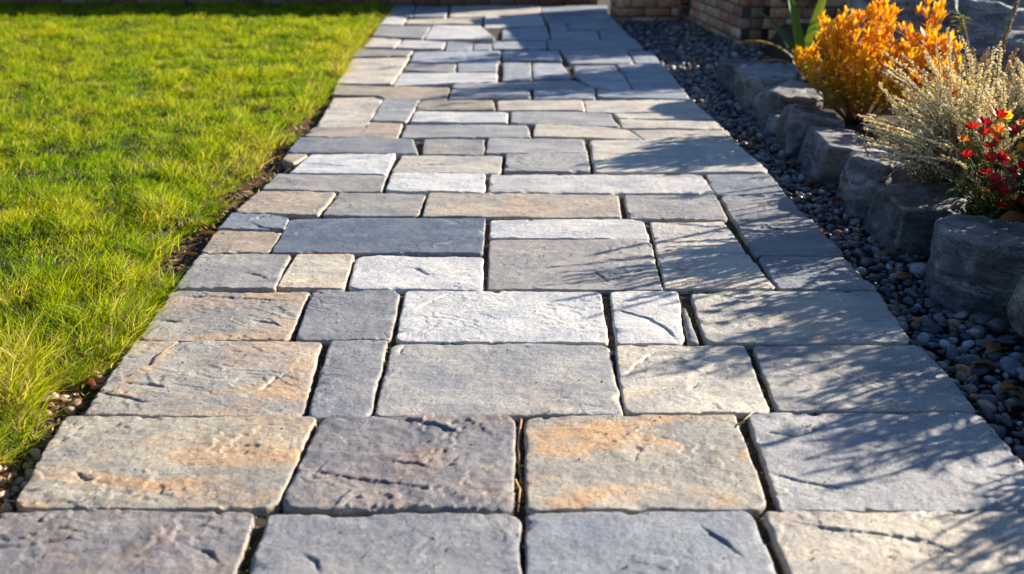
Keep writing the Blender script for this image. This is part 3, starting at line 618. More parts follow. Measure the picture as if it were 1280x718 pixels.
def pebble_spots():
    out = []; r = random.Random(5); y = 1.25
    cellsz = {}
    tries = 0; target = 5200
    while len(out) < target and tries < 90000:
        tries += 1
        yy = 1.25+8.0*r.random()**1.0
        x0, x1 = float(xR(yy))+0.008, (X_ROCK+0.06 if yy > 2.6 else X_ROCK+0.22) if yy < 6.3 else X_ROCK+0.50
        xx = r.uniform(x0, x1); L = 0.017+0.030*r.random()**1.4+(0.014 if r.random() < 0.07 else 0)
        g = (int(xx/0.03), int(yy/0.03)); ok = True
        for a in (-1, 0, 1):
            for b in (-1, 0, 1):
                for (px, py, pl) in cellsz.get((g[0]+a, g[1]+b), ()):
                    if math.hypot(px-xx, (py-yy)) < 0.33*(pl+L): ok = False
        if not ok and r.random() > 0.02: continue
        cellsz.setdefault(g, []).append((xx, yy, L)); out.append((xx, yy, L))
    return out
spots = pebble_spots(); spots.sort(key=lambda p: p[1])
def in_frame(x, y, z=0.0):
    zc = y*CP+(1-z)*SP; u = 640+FPX*x/zc; q = 359+FPX*((1-z)*CP-y*SP)/zc; return -10 < u < 1290 and -10 < q < 728
near = [p for p in spots if in_frame(p[0]-0.02, p[1])][:285]; nearset = set(near)
r_ = random.Random(99)
def where(y):
    return ('below the two pale boulders' if y < 2.55 else 'beside the largest angular edging rock' if y < 3.03 else 'beside the wedge-shaped edging rock' if y < 3.46 else 'beside the sunlit-topped edging rock')
VV, FF, CC, off = [], [], [], 0
for idx, (x, y, L) in enumerate(spots):
    isn = (x, y, L) in nearset
    c, word, _ = r_.choices(PC, wts)[0]; j = r_.uniform(0.75, 1.25); c = tuple(q*j for q in c)
    if isn and 0.07 < 1 and r_.random() < 0.15: L *= 1.35
    Wd = L*r_.uniform(0.6, 0.9); Hh = L*r_.uniform(0.42, 0.7); rz = r_.uniform(0, 6.28); tx, ty = r_.gauss(0, .3), r_.gauss(0, .3)
    z = -0.070+Hh*0.45+r_.uniform(0, 0.018)
    V, F = pebble_geo(I3 if isn else I2, L, Wd, Hh, idx, rz, tx, ty)
    if isn:
        sz = 'large ' if L > 0.045 else 'small ' if L < 0.027 else ''
        side = 'close to the flagstones' if x < (float(xR(y))+X_ROCK)/2 else 'close to the edging rocks'
        o = mesh_np("river_pebble", V, None, F, PEBBLE, None, (x, y, z), np.tile(np.array(c), (len(V), 1)))
        tag(o, f"{sz}{word} river pebble {where(y)}, {side}", 'pebble', f'{sz}{word} river pebbles {where(y)}, {side}')
    else:
        VV.append(V+np.array([x, y, z])); FF.append(F+off); CC.append(np.tile(np.array(c), (len(V), 1))); off += len(V)
o = mesh_np("river_pebbles", np.concatenate(VV), None, np.concatenate(FF), PEBBLE, None, (0,0,0), np.concatenate(CC))
tag(o, 'mass of small dark river pebbles filling the farther gravel strip', 'gravel', kind='stuff')

# brown pebbles at the lower left
VV = []; r_ = random.Random(3); placed = []
for i in range(900):
    if len(placed) > 78: break
    yy = r_.uniform(1.55, 2.25); xl, xe = float(xL(yy)), float(xE(yy)); x = r_.uniform(max(xe-0.05, -1.25), xl-0.006); L = r_.uniform(0.02, 0.040)
    if any(math.hypot(a-x, b-yy) < 0.36*(L+c) for a, b, c in placed): continue
    placed.append((x, yy, L))
    col = r_.choice([(0.36,0.21,0.12), (0.42,0.29,0.18), (0.28,0.17,0.11), (0.45,0.35,0.26)]); Hh = L*r_.uniform(.5, .75)
    V, F = pebble_geo(I3, L, L*r_.uniform(.55, .85), Hh, 9000+i, r_.uniform(0, 6.28), r_.gauss(0, .4), r_.gauss(0, .4))
    o = mesh_np("brown_pebble", V, None, F, PEBBLE, None, (x, yy, tz(x, yy)+Hh*0.35), np.tile(np.array(col), (len(V), 1)))
    shade = 'reddish-brown' if col[1] < 0.22 else 'sandy tan'
    pos = 'against the nearest flagstones' if x > xl-0.06 else 'at the ragged lawn edge'
    dist = 'lowest left corner' if yy < 1.85 else 'lower left'
    tag(o, f"{shade} pebble on soil {pos}, {dist} of the photo", 'pebble', f'{shade} pebbles {pos}, {dist}')

# ------------------------------------------------------------------ soil litter and dry leaves
r_ = random.Random(21); mb = MB()
for i in range(11000):
    yy = 1.5+8.3*r_.random()**1.5; xl, xe = float(xL(yy)), float(xE(yy))
    x = r_.uniform(xe-0.10, xl+0.004); s = r_.uniform(0.004, 0.019)
    c = r_.choice([(0.13,0.075,0.04), (0.22,0.14,0.08), (0.32,0.23,0.14), (0.06,0.035,0.02), (0.30,0.15,0.06), (0.50,0.40,0.27), (0.40,0.28,0.17)])
    z = tz(x, yy)+r_.uniform(0, 0.010); a = r_.uniform(0, 6.28); d = Vector((math.cos(a), math.sin(a), r_.uniform(-.3, .5)))
    mb.leaf((x, yy, z), d, (r_.gauss(0, .4), r_.gauss(0, .4), 1), s*r_.uniform(1, 2.6), s*r_.uniform(.3, .9), r_.uniform(-1, 1), c, seg=2)
tag(mb.build("leaf_litter", DRY), 'brown crumbled leaf litter and bark chips between lawn and path', 'leaf litter', kind='stuff')

mb = MB()
for i in range(900):
    yy = 1.5+6.5*r_.random()**1.3; x = r_.uniform(float(xR(yy))-.02, X_ROCK+.02 if yy > 2.5 else X_ROCK+.25); s = r_.uniform(.005, .016); a = r_.uniform(0, 6.28)
    c = r_.choice([(0.34,.17,.07), (0.45,.30,.16), (0.22,.12,.06), (0.50,.24,.08), (0.14,.09,.05)])
    mb.leaf((x, yy, -.040+r_.uniform(-.008, .010)), (math.cos(a), math.sin(a), r_.uniform(-.2, .4)), (r_.gauss(0, .4), r_.gauss(0, .4), 1), s*r_.uniform(1, 2.4), s*r_.uniform(.3, .8), r_.uniform(-1, 1), c, seg=2)
tag(mb.build("gravel_debris", DRY), 'small rusty leaf crumbs caught between the dark pebbles', 'leaf litter', kind='stuff')

def dry_leaf(px, py, L, W, c, label, rz=None, z=-0.03, curl=1.2, name="fallen_leaf", group='fallen leaves on the gravel'):
    x, y = G(px, py, z); mb = MB(); a = rz if rz is not None else r_.uniform(0, 6.28)
    d = Vector((math.cos(a), math.sin(a), 0.15)); nrm = Vector((r_.gauss(0, .3), r_.gauss(0, .3), 1))
    mb.leaf((x-d.x*L/2, y-d.y*L/2, z), d, nrm, L, W, curl*0.5, c, tuple(q*0.7 for q in c), seg=8, fold=0.7)
    mb.tube([(x-d.x*L/2, y-d.y*L/2, z), (x-d.x*L*.72, y-d.y*L*.72, z-0.006)], 0.0012, 0.0008, tuple(q*.6 for q in c), 4)
    o = mb.build(name, DRY, None, (x, y, z)); sol = o.modifiers.new("thickness", 'SOLIDIFY'); sol.thickness = 0.0008
    tag(o, label, 'leaf', group); return o
OR, BR, TN = (0.50,0.20,0.06), (0.32,0.13,0.05), (0.40,0.26,0.13)
dry_leaf(1020, 229, 0.085, 0.03, BR, 'long rust-brown curled leaf on the gravel beside the farther edging rocks', 0.0)
dry_leaf(1046, 250, 0.06, 0.028, OR, 'orange-brown leaf on gravel just below the long rust-brown curled leaf', 0.3)
dry_leaf(939, 187, 0.055, 0.03, BR, 'reddish leaf on gravel touching the shaded edge of the path', 2.6)
dry_leaf(993, 205, 0.07, 0.035, TN, 'tan leaf fragments on gravel at the foot of a rounded rock', 0.2)
dry_leaf(1003, 203, 0.05, 0.03, OR, 'orange leaf beside the tan leaf fragments on the gravel', 1.1)
dry_leaf(1120, 312, 0.04, 0.03, OR, 'small bright orange leaf at the foot of the largest angular rock', 0.4)
dry_leaf(1133, 348, 0.05, 0.035, OR, 'amber leaf on pebbles to the right of the shaded flagstones', 0.1)
dry_leaf(1245, 437, 0.06, 0.045, OR, 'crumpled orange leaf among pebbles near the right side of the photo', 0.6)
dry_leaf(1230, 455, 0.055, 0.03, TN, 'amber-tan leaf just below the crumpled orange leaf', 0.1)
dry_leaf(1263, 486, 0.05, 0.035, OR, 'bright orange leaf among pebbles, nearest of the fallen leaves', 0.3)
dry_leaf(1276, 494, 0.05, 0.04, BR, 'red-brown leaf cut by the right side of the photo', 1.4)
dry_leaf(1272, 276, 0.10, 0.05, OR, 'orange-brown leaf lying on the dark soil below the red flowers', 0.1, z=0.13)
r_ = random.Random(17)
for k, (px, py, L, a, lab) in enumerate([
    (295, 262, .06, 2.2, 'curled tan leaf on bare soil beside the oval-flaked flagstone'), (262, 292, .07, .4, 'brown leaf on bare soil left of the small sandy flagstone'),
    (305, 238, .06, 1.0, 'orange-brown leaf on the soil by the large sandy flagstone'), (240, 318, .06, .2, 'pale dry leaf on soil at the foot of the lawn tufts'),
    (180, 432, .08, .5, 'long straw-coloured leaf over the stone edge by the lawn'), (60, 500, .07, .9, 'dry tan leaf at the ragged lawn edge, lower left'),
    (110, 478, .06, 2.4, 'curled grey-brown leaf under the lawn edge near the crossing cracks')]):
    dry_leaf(px, py, L, L*.32, r_.choice([TN, (0.5,.38,.24), BR]), lab, a, z=-0.012, group='dry leaves in the soil strip')
def twig(pts, rad, col, label, group='twigs in the joints'):
    P = [(*G(x, y, z), z) for x, y, z in pts]; mb = MB(); mb.tube(P, rad, rad*.5, col, 6)
    o = mb.build("twig", BARK, None, P[0]); tag(o, label, 'twig', group)
twig([(652,520,-.008),(648,556,-.012),(650,590,-.01),(655,628,-.012)], .003, (0.30,.15,.07), 'reddish twig lying in the open joint between two near flagstones')
twig([(644,600,-.01),(650,612,0.0),(647,640,-.01)], .0025, (0.42,.26,.13), 'short pale twig crossing the open joint')
twig([(190,455,.004),(204,440,.010),(222,428,.004)], .002, (0.35,.22,.12), 'thin dry twig on the flagstone corner beside the lawn')
twig([(925,530,.003),(935,521,.008),(943,514,.002)], .0022, (0.55,.38,.2), 'tiny straw twig where four flagstones meet')
twig([(1086,196,.16),(1079,180,.2),(1084,165,.24),(1092,158,.27)], .003, (0.45,.3,.14), 'curled dry twig standing below the orange bush', 'curled twig')

# ------------------------------------------------------------------ lawn
def build_grass():
    def field(n, y0, y1, dens_pow=1.0):
        y = y0+(y1-y0)*rng.random(n); e = xE(y); xmin = -0.50*y-0.75
        x = e-(e-xmin)*rng.random(n)**1.0
        return x, y
    xs, ys = [], []
    for y0, y1, d in ((1.5,3.0,20000),(3.0,4.2,18000),(4.2,6.0,14500),(6.0,8.0,11500),(8.0,10.3,8500)):
        ym = (y0+y1)/2; area = (float(xE(ym))-(-0.50*ym-0.75))*(y1-y0); x, y = field(int(area*d), y0, y1); xs.append(x); ys.append(y)
    # ragged tufts on the edge
    for _ in range(1):
        n = 15000; y = 1.75+8.2*rng.random(n)**1.3; x = xE(y)+rng.normal(0.0, 0.030, n)-0.02+0.045*smooth(-3.1, -2.7, -y)+0.07*np.clip(fbm(y*0+3, y*4.5, 3, 4), -.6, .8)
        keep = x < xL(y)-0.01; xs.append(x[keep]); ys.append(y[keep])
    x = np.concatenate(xs); y = np.concatenate(ys)
    jag = 0.10*fbm(x*0+3, y*4.5, 3, 4); keep = x < xE(y)+0.02+jag
    # thin patches
    cl = fbm(x*9, y*9, 44, 3); keep &= rng.random(len(x)) < np.clip(0.85+cl*0.6, 0.5, 1)
    x, y = x[keep], y[keep]; n = len(x); z = terrain(x, y)
    ed = xE(y)-x
    m1 = fbm(x*2.2, y*2.2, 61, 3); m2 = fbm(x*11, y*11, 71, 2); m3 = fbm(x*5, y*5, 81, 3); m4 = fbm(x*5.5, y*4.5, 91, 2)
    h = (0.031+0.010*m1+0.016*m2)*(0.6+0.8*rng.random(n)); h = np.clip(h*(1+0.8*m4), 0.020, 0.12)
    nearb = smooth(-3.0, -2.2, -y); h *= 1+0.35*nearb
    h *= 1+0.9*np.exp(-np.clip(ed, 0, 9)/0.16)*(0.5+np.clip(m3*1.6+0.3, -0.4, 1.2))
    h = np.clip(h, 0.012, 0.125)
    wd = (0.0020+0.0014*rng.random(n))*np.clip(0.75+y*0.09, 1, 1.7)
    a = rng.random(n)*2*np.pi; ld = np.where(rng.random(n) < 0.4, rng.normal(0.3, 0.9, n), a)
    lean = (0.25+0.75*rng.random(n))*h*(1+0.5*np.exp(-np.clip(ed, 0, 9)/0.08)); lx, ly = np.cos(ld)*lean, np.sin(ld)*lean
    fa = rng.random(n)*2*np.pi; wx, wy = np.cos(fa)*wd/2, np.sin(fa)*wd/2
    P = np.zeros((n, 7, 3), np.float32)
    for k, (t, wf) in enumerate(((0, 1), (0.38, 1.0), (0.74, 0.7))):
        cxn = x+lx*t*t; cyn = y+ly*t*t; czn = z-0.004+h*(t-0.12*t*t*lean/h)
        P[:, 2*k] = np.stack([cxn-wx*wf, cyn-wy*wf, czn], 1); P[:, 2*k+1] = np.stack([cxn+wx*wf, cyn+wy*wf, czn], 1)
    P[:, 6] = np.stack([x+lx, y+ly, z-0.004+h*(1-0.12*lean/h)], 1)
    b = np.arange(n)*7
    Q = np.concatenate([np.stack([b, b+1, b+3, b+2], 1), np.stack([b+2, b+3, b+5, b+4], 1)]); T = np.stack([b+4, b+5, b+6], 1)
    # colours: blade to blade and in patches
    g = np.array([0.135, 0.275, 0.004]); yl = np.array([0.44, 0.46, 0.006]); dk = np.array([0.030, 0.090, 0.004]); straw = np.array([0.50, 0.43, 0.18])
    t1 = np.clip(0.30+0.45*m1+0.5*(rng.random(n)-0.5)+0.25*m3, 0, 1)[:, None]; c = g*(1-t1)+yl*t1
    t2 = np.clip(-m2*1.3+0.12-0.5*m3+0.6*(rng.random(n)-0.5)-0.6*m4, 0, 0.92)[:, None]; c = c*(1-t2)+dk*t2
    dryp = np.clip(0.11+0.40*np.clip(m3-0.15, 0, 1)+0.30*np.exp(-np.clip(ed, 0, 9)/0.12)*np.clip(0.5+m1*2, 0, 1), 0, 0.7)
    dr = rng.random(n) < dryp; c[dr] = straw*(0.6+0.6*rng.random(dr.sum()))[:, None]
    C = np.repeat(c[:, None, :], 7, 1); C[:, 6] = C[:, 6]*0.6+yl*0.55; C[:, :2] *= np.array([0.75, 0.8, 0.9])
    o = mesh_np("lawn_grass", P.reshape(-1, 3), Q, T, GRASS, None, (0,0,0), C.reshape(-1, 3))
    tag(o, 'bright yellow-green lawn with ragged tufts leaning over the path edge', 'grass', kind='stuff')
    print("blades", n)
build_grass()

# ------------------------------------------------------------------ plants
def rdir(r, up=0.5):
    a = r.uniform(0, 2*math.pi); return Vector((math.cos(a), math.sin(a), up)).normalized()
def curve_pts(p0, p1, bow, n=5):
    p0, p1, bow = Vector(p0), Vector(p1), Vector(bow)
    return [p0.lerp(p1, i/(n-1))+bow*math.sin(math.pi*i/(n-1)) for i in range(n)]

def orange_bush(name, label, c, rad, height, nst, seed, group):
    r = random.Random(seed); t = thing(name, label, 'shrub', c, group); st = MB(); lf = MB(); cx, cy, cz = c
    ORA = [(0.92,0.50,0.012), (0.95,0.58,0.015), (0.86,0.34,0.010), (0.93,0.64,0.03), (0.62,0.26,0.02)]; OLV = [(0.50,0.40,0.03), (0.60,0.46,0.03), (0.34,0.30,0.03)]
    for i in range(nst):
        a = r.uniform(0, 6.28); q = math.sqrt(r.random()); top = Vector((cx+math.cos(a)*rad*q, cy+math.sin(a)*rad*q*.85, cz+height*(1-.55*q*q)*r.uniform(.72, 1.04)))
        base = Vector((cx+math.cos(a)*.05*q, cy+math.sin(a)*.05*q, cz)); pts = curve_pts(base, top, (math.cos(a)*.05*q, math.sin(a)*.05*q, .03), 7)
        st.tube(pts, .0045, .002, (0.30,.13,.05), 5)
        L = (top-base).length; nl = int(L/.013)
        for j in range(nl):
            u = .22+.78*j/nl; k = u*6; b0 = min(int(k), 5); p = pts[b0].lerp(pts[b0+1], k-b0)
            hrel = (p.z-cz)/height; d = rdir(r, r.uniform(.0, .7)+u*.5)
            col = r.choice(ORA) if hrel+r.gauss(0, .13) > .42 else r.choice(OLV); sh = r.uniform(.75, 1.1)
            lf.leaf(p, d, (0, 0, 1), r.uniform(.055, .095)*(1.1-.45*u), r.uniform(.015, .026), r.uniform(-.3, .9), tuple(x*sh for x in col), tuple(min(.9, x*1.05) for x in col), seg=3)
        # branching, flower-like tips
        for b in range(r.randint(4, 6)):
            e = top+Vector((r.gauss(0, .028), r.gauss(0, .028), r.uniform(.0, .045))); st.tube([top-Vector((0,0,.01)), e], .0018, .0012, (0.55,.22,.04), 4)
            for j in range(9):
                d = rdir(r, r.uniform(.7, 3.0)); col = r.choice(ORA)
                lf.leaf(e+Vector((r.gauss(0, .004),)*3), d, (0, 0, 1), r.uniform(.028, .055), r.uniform(.007, .012), r.uniform(-.8, .6), col, seg=3, fold=.5)
    st.build("stems", BARK, t, c); lf.build("foliage", LEAF, t, c); return t
def zb(x, y): return tz(x, y)
OB = 'orange-leaved plants'
orange_bush("orange_shrub", 'broad bushy shrub with bright orange tips and olive lower leaves above the edging rocks', (1.49, 4.68, zb(1.49, 4.68)), .285, .455, 50, 1, OB)
orange_bush("orange_shrub", 'slender upright orange-leaved sprig, right of the broad orange shrub', (1.735, 4.62, zb(1.735, 4.62)), .07, .46, 9, 2, OB)
orange_bush("orange_shrub", 'low orange sprigs tucked between the orange shrub and the cream heather', (1.70, 4.35, zb(1.7, 4.35)), .10, .28, 8, 3, OB)

def heather(name, label, c, tips, nst, seed, col_t, col_b, group, thick=.009, base_r=.10):
    r = random.Random(seed); t = thing(name, label, 'heather', c, group); st = MB(); lf = MB(); cx, cy, cz = c
    for i in range(nst):
        tx, ty, tzp = tips(r); base = Vector((cx+r.gauss(0, base_r), cy+r.gauss(0, base_r*.7), cz)); top = Vector((cx+tx, cy+ty, cz+tzp))
        pts = curve_pts(base, top, (-tx*.15, 0, .03), 7); st.tube(pts, .0025, .0012, (0.16,.12,.06), 4)
        L = (top-base).length; n = int(L/.0026)
        for j in range(n):
            u = .18+.82*(j+r.random())/n; k = min(u*6, 5.99); p = pts[int(k)].lerp(pts[int(k)+1], k-int(k))
            f = max(0, min(1, (u-.35)/.4+r.gauss(0, .2))); ct = r.choice(col_t); cb = r.choice(col_b); cc = tuple(ct[q]*f+cb[q]*(1-f) for q in range(3))
            rad = thick*(1.15-.75*u)*r.uniform(.6, 1.2); d = rdir(r, r.uniform(.2, 1.0))
            if r.random() < .55: lf.blob(p+d*rad, r.uniform(.0026, .0050), cc, (1, 1, r.uniform(.6, 1.6)))
            else: lf.leaf(p, d, (0, 0, 1), rad*1.6, .0045, .3, cc, seg=2)
    st.build("stems", BARK, t, c); lf.build("flower_spikes", DRY, t, c); return t
CR = [(0.90,.85,.72), (0.92,.89,.83), (0.80,.70,.50), (0.88,.80,.70)]; GB = [(0.22,.24,.06), (0.30,.26,.10), (0.42,.36,.16)]
cx_, cy_ = 1.45, 3.37
def tips1(r):
    a = r.uniform(-.95, 0.55); L = r.uniform(.26, .42)*(1-.12*abs(a))
    if r.random() < .28: a *= .6; L *= 1.32
    return (math.sin(a)*L*1.0-.09, r.gauss(0, .11), math.cos(a)*L)
heather("heather", 'large feathery cream-white heather fanning over the sunlit-topped edging rock', (cx_, cy_, zb(cx_, cy_)), tips1, 150, 4, CR, GB, 'heathers', .016)
def tips2(r):
    a = r.uniform(-.5, .5); L = r.uniform(.25, .42); return (math.sin(a)*L*.6, r.gauss(0, .07), math.cos(a)*L)
heather("heather", 'smaller tan heather behind the large cream one, beside the orange sprig', (1.73, 4.05, zb(1.73, 4.05)), tips2, 42, 5, [(0.50,.38,.20), (0.60,.48,.30)], GB, 'heathers', .010, .06)
def tips3(r):
    a = r.uniform(-.6, .7); L = r.uniform(.25, .40); return (math.sin(a)*L*.8, r.gauss(0, .10), math.cos(a)*L)
heather("heather", 'cream heather at the right side, behind the red flowers', (1.76, 3.66, zb(1.76, 3.66)), tips3, 90, 6, CR, GB, 'heathers', .011)
def tips4(r):
    return (r.uniform(-.26, -.08), r.uniform(-.10, .05), r.uniform(.09, .17))
heather("heather", 'low sprawling heather stems lying across the top of the edging rock', (1.46, 3.40, zb(1.46, 3.4)+.05), tips4, 22, 66, CR, GB, 'heathers', .009, .04)

def dry_stalk(c, top, bow, rad, seed, label, leafy=False, col=CR):
    r = random.Random(seed); t = thing("dry_flower_stalk", label, 'flower stalk', c, 'tall dry stalks above the heather'); st = MB(); bd = MB()
    pts = curve_pts(c, top, bow, 9); st.tube(pts, .004, .003, (0.25,.17,.09), 6)
    L = (Vector(top)-Vector(c)).length
    for j in range(int(L/.0011)):
        u = .12+.88*r.random(); k = min(u*8, 7.99); p = pts[int(k)].lerp(pts[int(k)+1], k-int(k)); a = r.uniform(0, 6.28)
        q = rad*r.uniform(.5, 1)*(1.05-.45*u); bd.blob(p+Vector((math.cos(a)*q, math.sin(a)*q, r.gauss(0, .003))), r.uniform(.003, .0055), tuple(x*r.uniform(.7, 1.05) for x in r.choice(col)))
    st.build("stem", BARK, t, c); bd.build("seed_heads", DRY, t, c)
    if leafy:
        lf = MB()
        for j in range(34):
            d = rdir(r, r.uniform(-.2, 1.1)); lf.leaf(Vector(top)+Vector((0, 0, r.uniform(-.05, .01))), d, (0, 0, 1), r.uniform(.03, .055), .009, .6, r.choice([(0.16,.22,.04), (0.26,.28,.06), (0.40,.36,.10)]), seg=3)
        lf.build("leaf_rosette", LEAF, t, c)
BD = [(0.45,.36,.27), (0.56,.46,.36), (0.34,.24,.16)]
dry_stalk((1.66,3.85,zb(1.66,3.85)), (1.74,3.85,.72), (-.015,0,0), .012, 1, 'thickest tall dry stalk, running out of the top of the photo', col=BD)
dry_stalk((1.80,3.95,zb(1.80,3.95)), (1.83,3.95,.52), (.01,0,0), .010, 2, 'dry stalk with a green leafy top at the top right corner', True, col=BD)
dry_stalk((1.80,4.20,zb(1.80,4.20)), (1.70,4.25,.53), (.02,0,0), .005, 3, 'thin dry stalk with a small leafy rosette, left of the thickest stalk', True, col=BD)
dry_stalk((1.76,3.72,zb(1.76,3.72)), (1.80,3.70,.50), (.0,0,0), .008, 4, 'short dry stalk right of the thickest one', col=BD)

def red_flowers(c, seed=8):
    r = random.Random(seed); t = thing("red_flowering_plant", 'low dark-leaved plant with red and orange cupped blooms beside the heather', 'flowering plant', c)
    st = MB(); lf = MB(); cx, cy, cz = c
    for i in range(110):
        a = r.uniform(0, 6.28); q = math.sqrt(r.random())*.20; top = Vector((cx+math.cos(a)*q*1.2+.02, cy+math.sin(a)*q*.8, cz+r.uniform(.08, .29)*(1-q*1.3)))
        base = Vector((cx+math.cos(a)*q*.4, cy+math.sin(a)*q*.4, cz)); st.tube(curve_pts(base, top, (0, 0, .01), 4), .003, .0015, (0.07,.10,.03), 4)
        for j in range(15):
            p = base.lerp(top, r.uniform(.3, 1)); col = r.choice([(0.035,.075,.018), (0.06,.12,.025), (0.02,.045,.015), (0.12,.18,.03), (0.13,.03,.02), (0.20,.24,.05)])
            lf.leaf(p, rdir(r, r.uniform(-.2, .9)), (0, 0, 1), r.uniform(.03, .055), r.uniform(.008, .016), r.uniform(0, .8), col, seg=3)
    st.build("stems", BARK, t, c); lf.build("foliage", LEAF, t, c)
    RED, CRI, ORG = (0.62,.018,.012), (0.50,.008,.045), (0.85,.25,.03)
    fl = [(-.15,-.02,.30,RED),(-.10,.02,.34,RED),(-.04,0,.32,ORG),(-.20,-.05,.24,RED),(-.04,-.04,.26,(0.85,.5,.05)),(.03,0,.31,CRI),(.07,.03,.33,RED),(.11,-.02,.30,CRI),
          (.05,-.05,.25,RED),(0,-.08,.21,CRI),(.10,-.08,.22,RED),(-.08,-.10,.15,CRI),(-.11,-.10,.11,RED),(.03,-.11,.13,CRI),(.12,-.11,.15,CRI),(.17,-.04,.26,RED),
          (-.19,.02,.27,ORG),(.16,.04,.34,RED),(.0,-.12,.17,ORG),(.08,-.12,.10,CRI),(-.14,-.06,.27,RED),(-.02,-.07,.29,RED),(.06,-.02,.29,CRI),(.13,.0,.32,RED),(.02,-.10,.27,RED),(-.07,-.06,.20,CRI),
          (.09,-.11,.26,RED),(-.05,-.13,.12,RED),(.14,-.08,.29,CRI),(-.13,-.08,.18,RED),(.06,-.13,.19,RED),(.12,-.13,.22,RED)]
    fl += [(r.uniform(-.17, .24), r.uniform(-.13, .06), r.uniform(.10, .33), r.choice((RED, RED, RED, CRI, CRI, CRI, ORG, (0.9,.6,.06)))) for _ in range(46)]
    for x, y, z, col in fl:
        f = MB(); s = r.uniform(.019, .027); ctr = Vector((cx+x, cy+y, cz+z)); tilt = Vector((r.gauss(-.2, .35), r.gauss(-.35, .3), 1)).normalized()
        u = tilt.cross(Vector((1, .1, 0))).normalized(); v_ = tilt.cross(u)
        for k in range(7):
            a = k*2*math.pi/7+r.uniform(-.2, .2); o_ = u*math.cos(a)+v_*math.sin(a)
            f.leaf(ctr+o_*.003, (tilt*1.0+o_*.55), o_, s, s*.72, -.7, tuple(q*r.uniform(.8, 1.1) for q in col), seg=4, fold=.3)
        f.tube([ctr-tilt*.03, ctr], .002, .0035, (0.10,.16,.04), 5)
        b = f.build("bloom", LEAF, t, c)
        b['label'] = ('orange' if col == ORG else 'yellow-orange' if col[1] > .4 else 'crimson' if col == CRI else 'scarlet')+' cupped bloom'
red_flowers((1.475, 3.06, zb(1.475, 3.06)))

def strap_plant(c):
    r = random.Random(12); t = thing("strap_leaved_plant", 'plant with broad arching green and yellow strap leaves before the brick planter', 'plant', c)
    k = 0
    for ax, ay, up, L, W, bend, col, tip in [(-.15,.1,1,.50,.085,.25,(0.10,.22,.02),(0.16,.28,.02)), (.10,-.1,1,.50,.055,1.5,(0.36,.46,.03),(0.90,.34,.04)), (.15,-.25,1,.58,.060,1.9,(0.42,.55,.03),(0.70,.74,.05)),
            (-.7,-.3,.8,.30,.035,1.3,(0.32,.40,.03),(0.75,.30,.05)), (-.9,.1,.5,.34,.03,1.6,(0.34,.42,.05),(0.55,.55,.1)), (.6,-.5,1,.36,.038,2.2,(0.45,.52,.03),(0.60,.60,.05)), (.2,.2,1,.6,.07,.5,(0.07,.14,.02),(0.2,.26,.03)),
            (.8,.1,.9,.48,.045,1.4,(0.28,.40,.03),(0.65,.62,.06)), (-.3,.5,1,.5,.06,.8,(0.07,.15,.03),(0.14,.22,.03)), (.05,-.6,.8,.42,.042,1.8,(0.30,.42,.03),(0.7,.55,.06)), (-.45,-.1,1,.44,.04,1.5,(0.30,.40,.03),(0.80,.35,.05))]:
        m = MB(); m.leaf((c[0]+ax*.03, c[1]+ay*.03, c[2]), (ax, ay, up), (-ax*.5, -ay*.5-.2, .8), L, W, bend, col, tip, seg=12, fold=.35, prof=lambda u: (1-u**2.2)*.9+.05)
        m.build("strap_leaf", LEAF, t, c)
    s = MB(); s.tube([(c[0], c[1], c[2]-.02), (c[0], c[1], c[2]+.05)], .03, .022, (0.15,.13,.05), 8); s.build("crown_base", BARK, t, c)
strap_plant((1.57, 5.98, zb(1.57, 5.98)))

def shrub(label, c, rad, h, n, seed, cols, lsz=.05, group='shrubs shading the path', name="leafy_shrub", zlo=.25, lw=.30):
    r = random.Random(seed); t = thing(name, label, 'shrub', c, group); st = MB(); lf = MB(); cx, cy, cz = c
    for i in range(n):
        a = r.uniform(0, 6.28); q = math.sqrt(r.random()); top = Vector((cx+math.cos(a)*rad*q, cy+math.sin(a)*rad*q, cz+h*(1-.4*q*q)*r.uniform(.6, 1.05)))
        base = Vector((cx+math.cos(a)*.06, cy+math.sin(a)*.06, cz-.01)); pts = curve_pts(base, top, (math.cos(a)*rad*.2, math.sin(a)*rad*.2, .02), 6); st.tube(pts, .007, .0025, (0.10,.07,.04), 5)
        for j in range(int((top-base).length/(lsz*.22))):
            u = zlo+(1-zlo)*r.random(); k = min(u*5, 4.99); p = pts[int(k)].lerp(pts[int(k)+1], k-int(k))
            lf.leaf(p+Vector((r.gauss(0, .012),)*3), rdir(r, r.uniform(-.2, .9)), (0, 0, 1), lsz*r.uniform(.6, 1.25), lsz*lw*r.uniform(.7, 1.2), r.uniform(0, .8), r.choice(cols), seg=3)
    st.build("stems", BARK, t, c); lf.build("foliage", LEAF, t, c)
GR = [(0.05,.10,.02), (0.08,.14,.025), (0.11,.16,.03), (0.035,.07,.02)]
shrub('dark dense shrub between the strap-leaved plant and the brick planter', (2.48, 7.02, zb(2.48,7.02)), .42, 1.18, 120, 31, GR, .07)
shrub('dark evergreen shrub deeper in the bed behind the black-faced boulder', (2.75, 7.25, zb(2.75,7.25)), .45, 1.45, 100, 32, GR, .08)
shrub('feathery green shrub in the bed right of the red flowers, out of the photo', (1.84, 3.02, zb(1.84,3.02)), .27, .66, 100, 33, GR, .052, lw=.20)
shrub('low feathery shrub beyond the near right side of the photo', (1.74, 2.50, zb(1.74,2.50)), .24, .56, 84, 34, GR, .050, lw=.20)
shrub('nearest low shrub of the bed, out of the photo at the lower right', (1.68, 1.98, zb(1.68,1.98)), .22, .44, 58, 35, GR, .046, lw=.20)

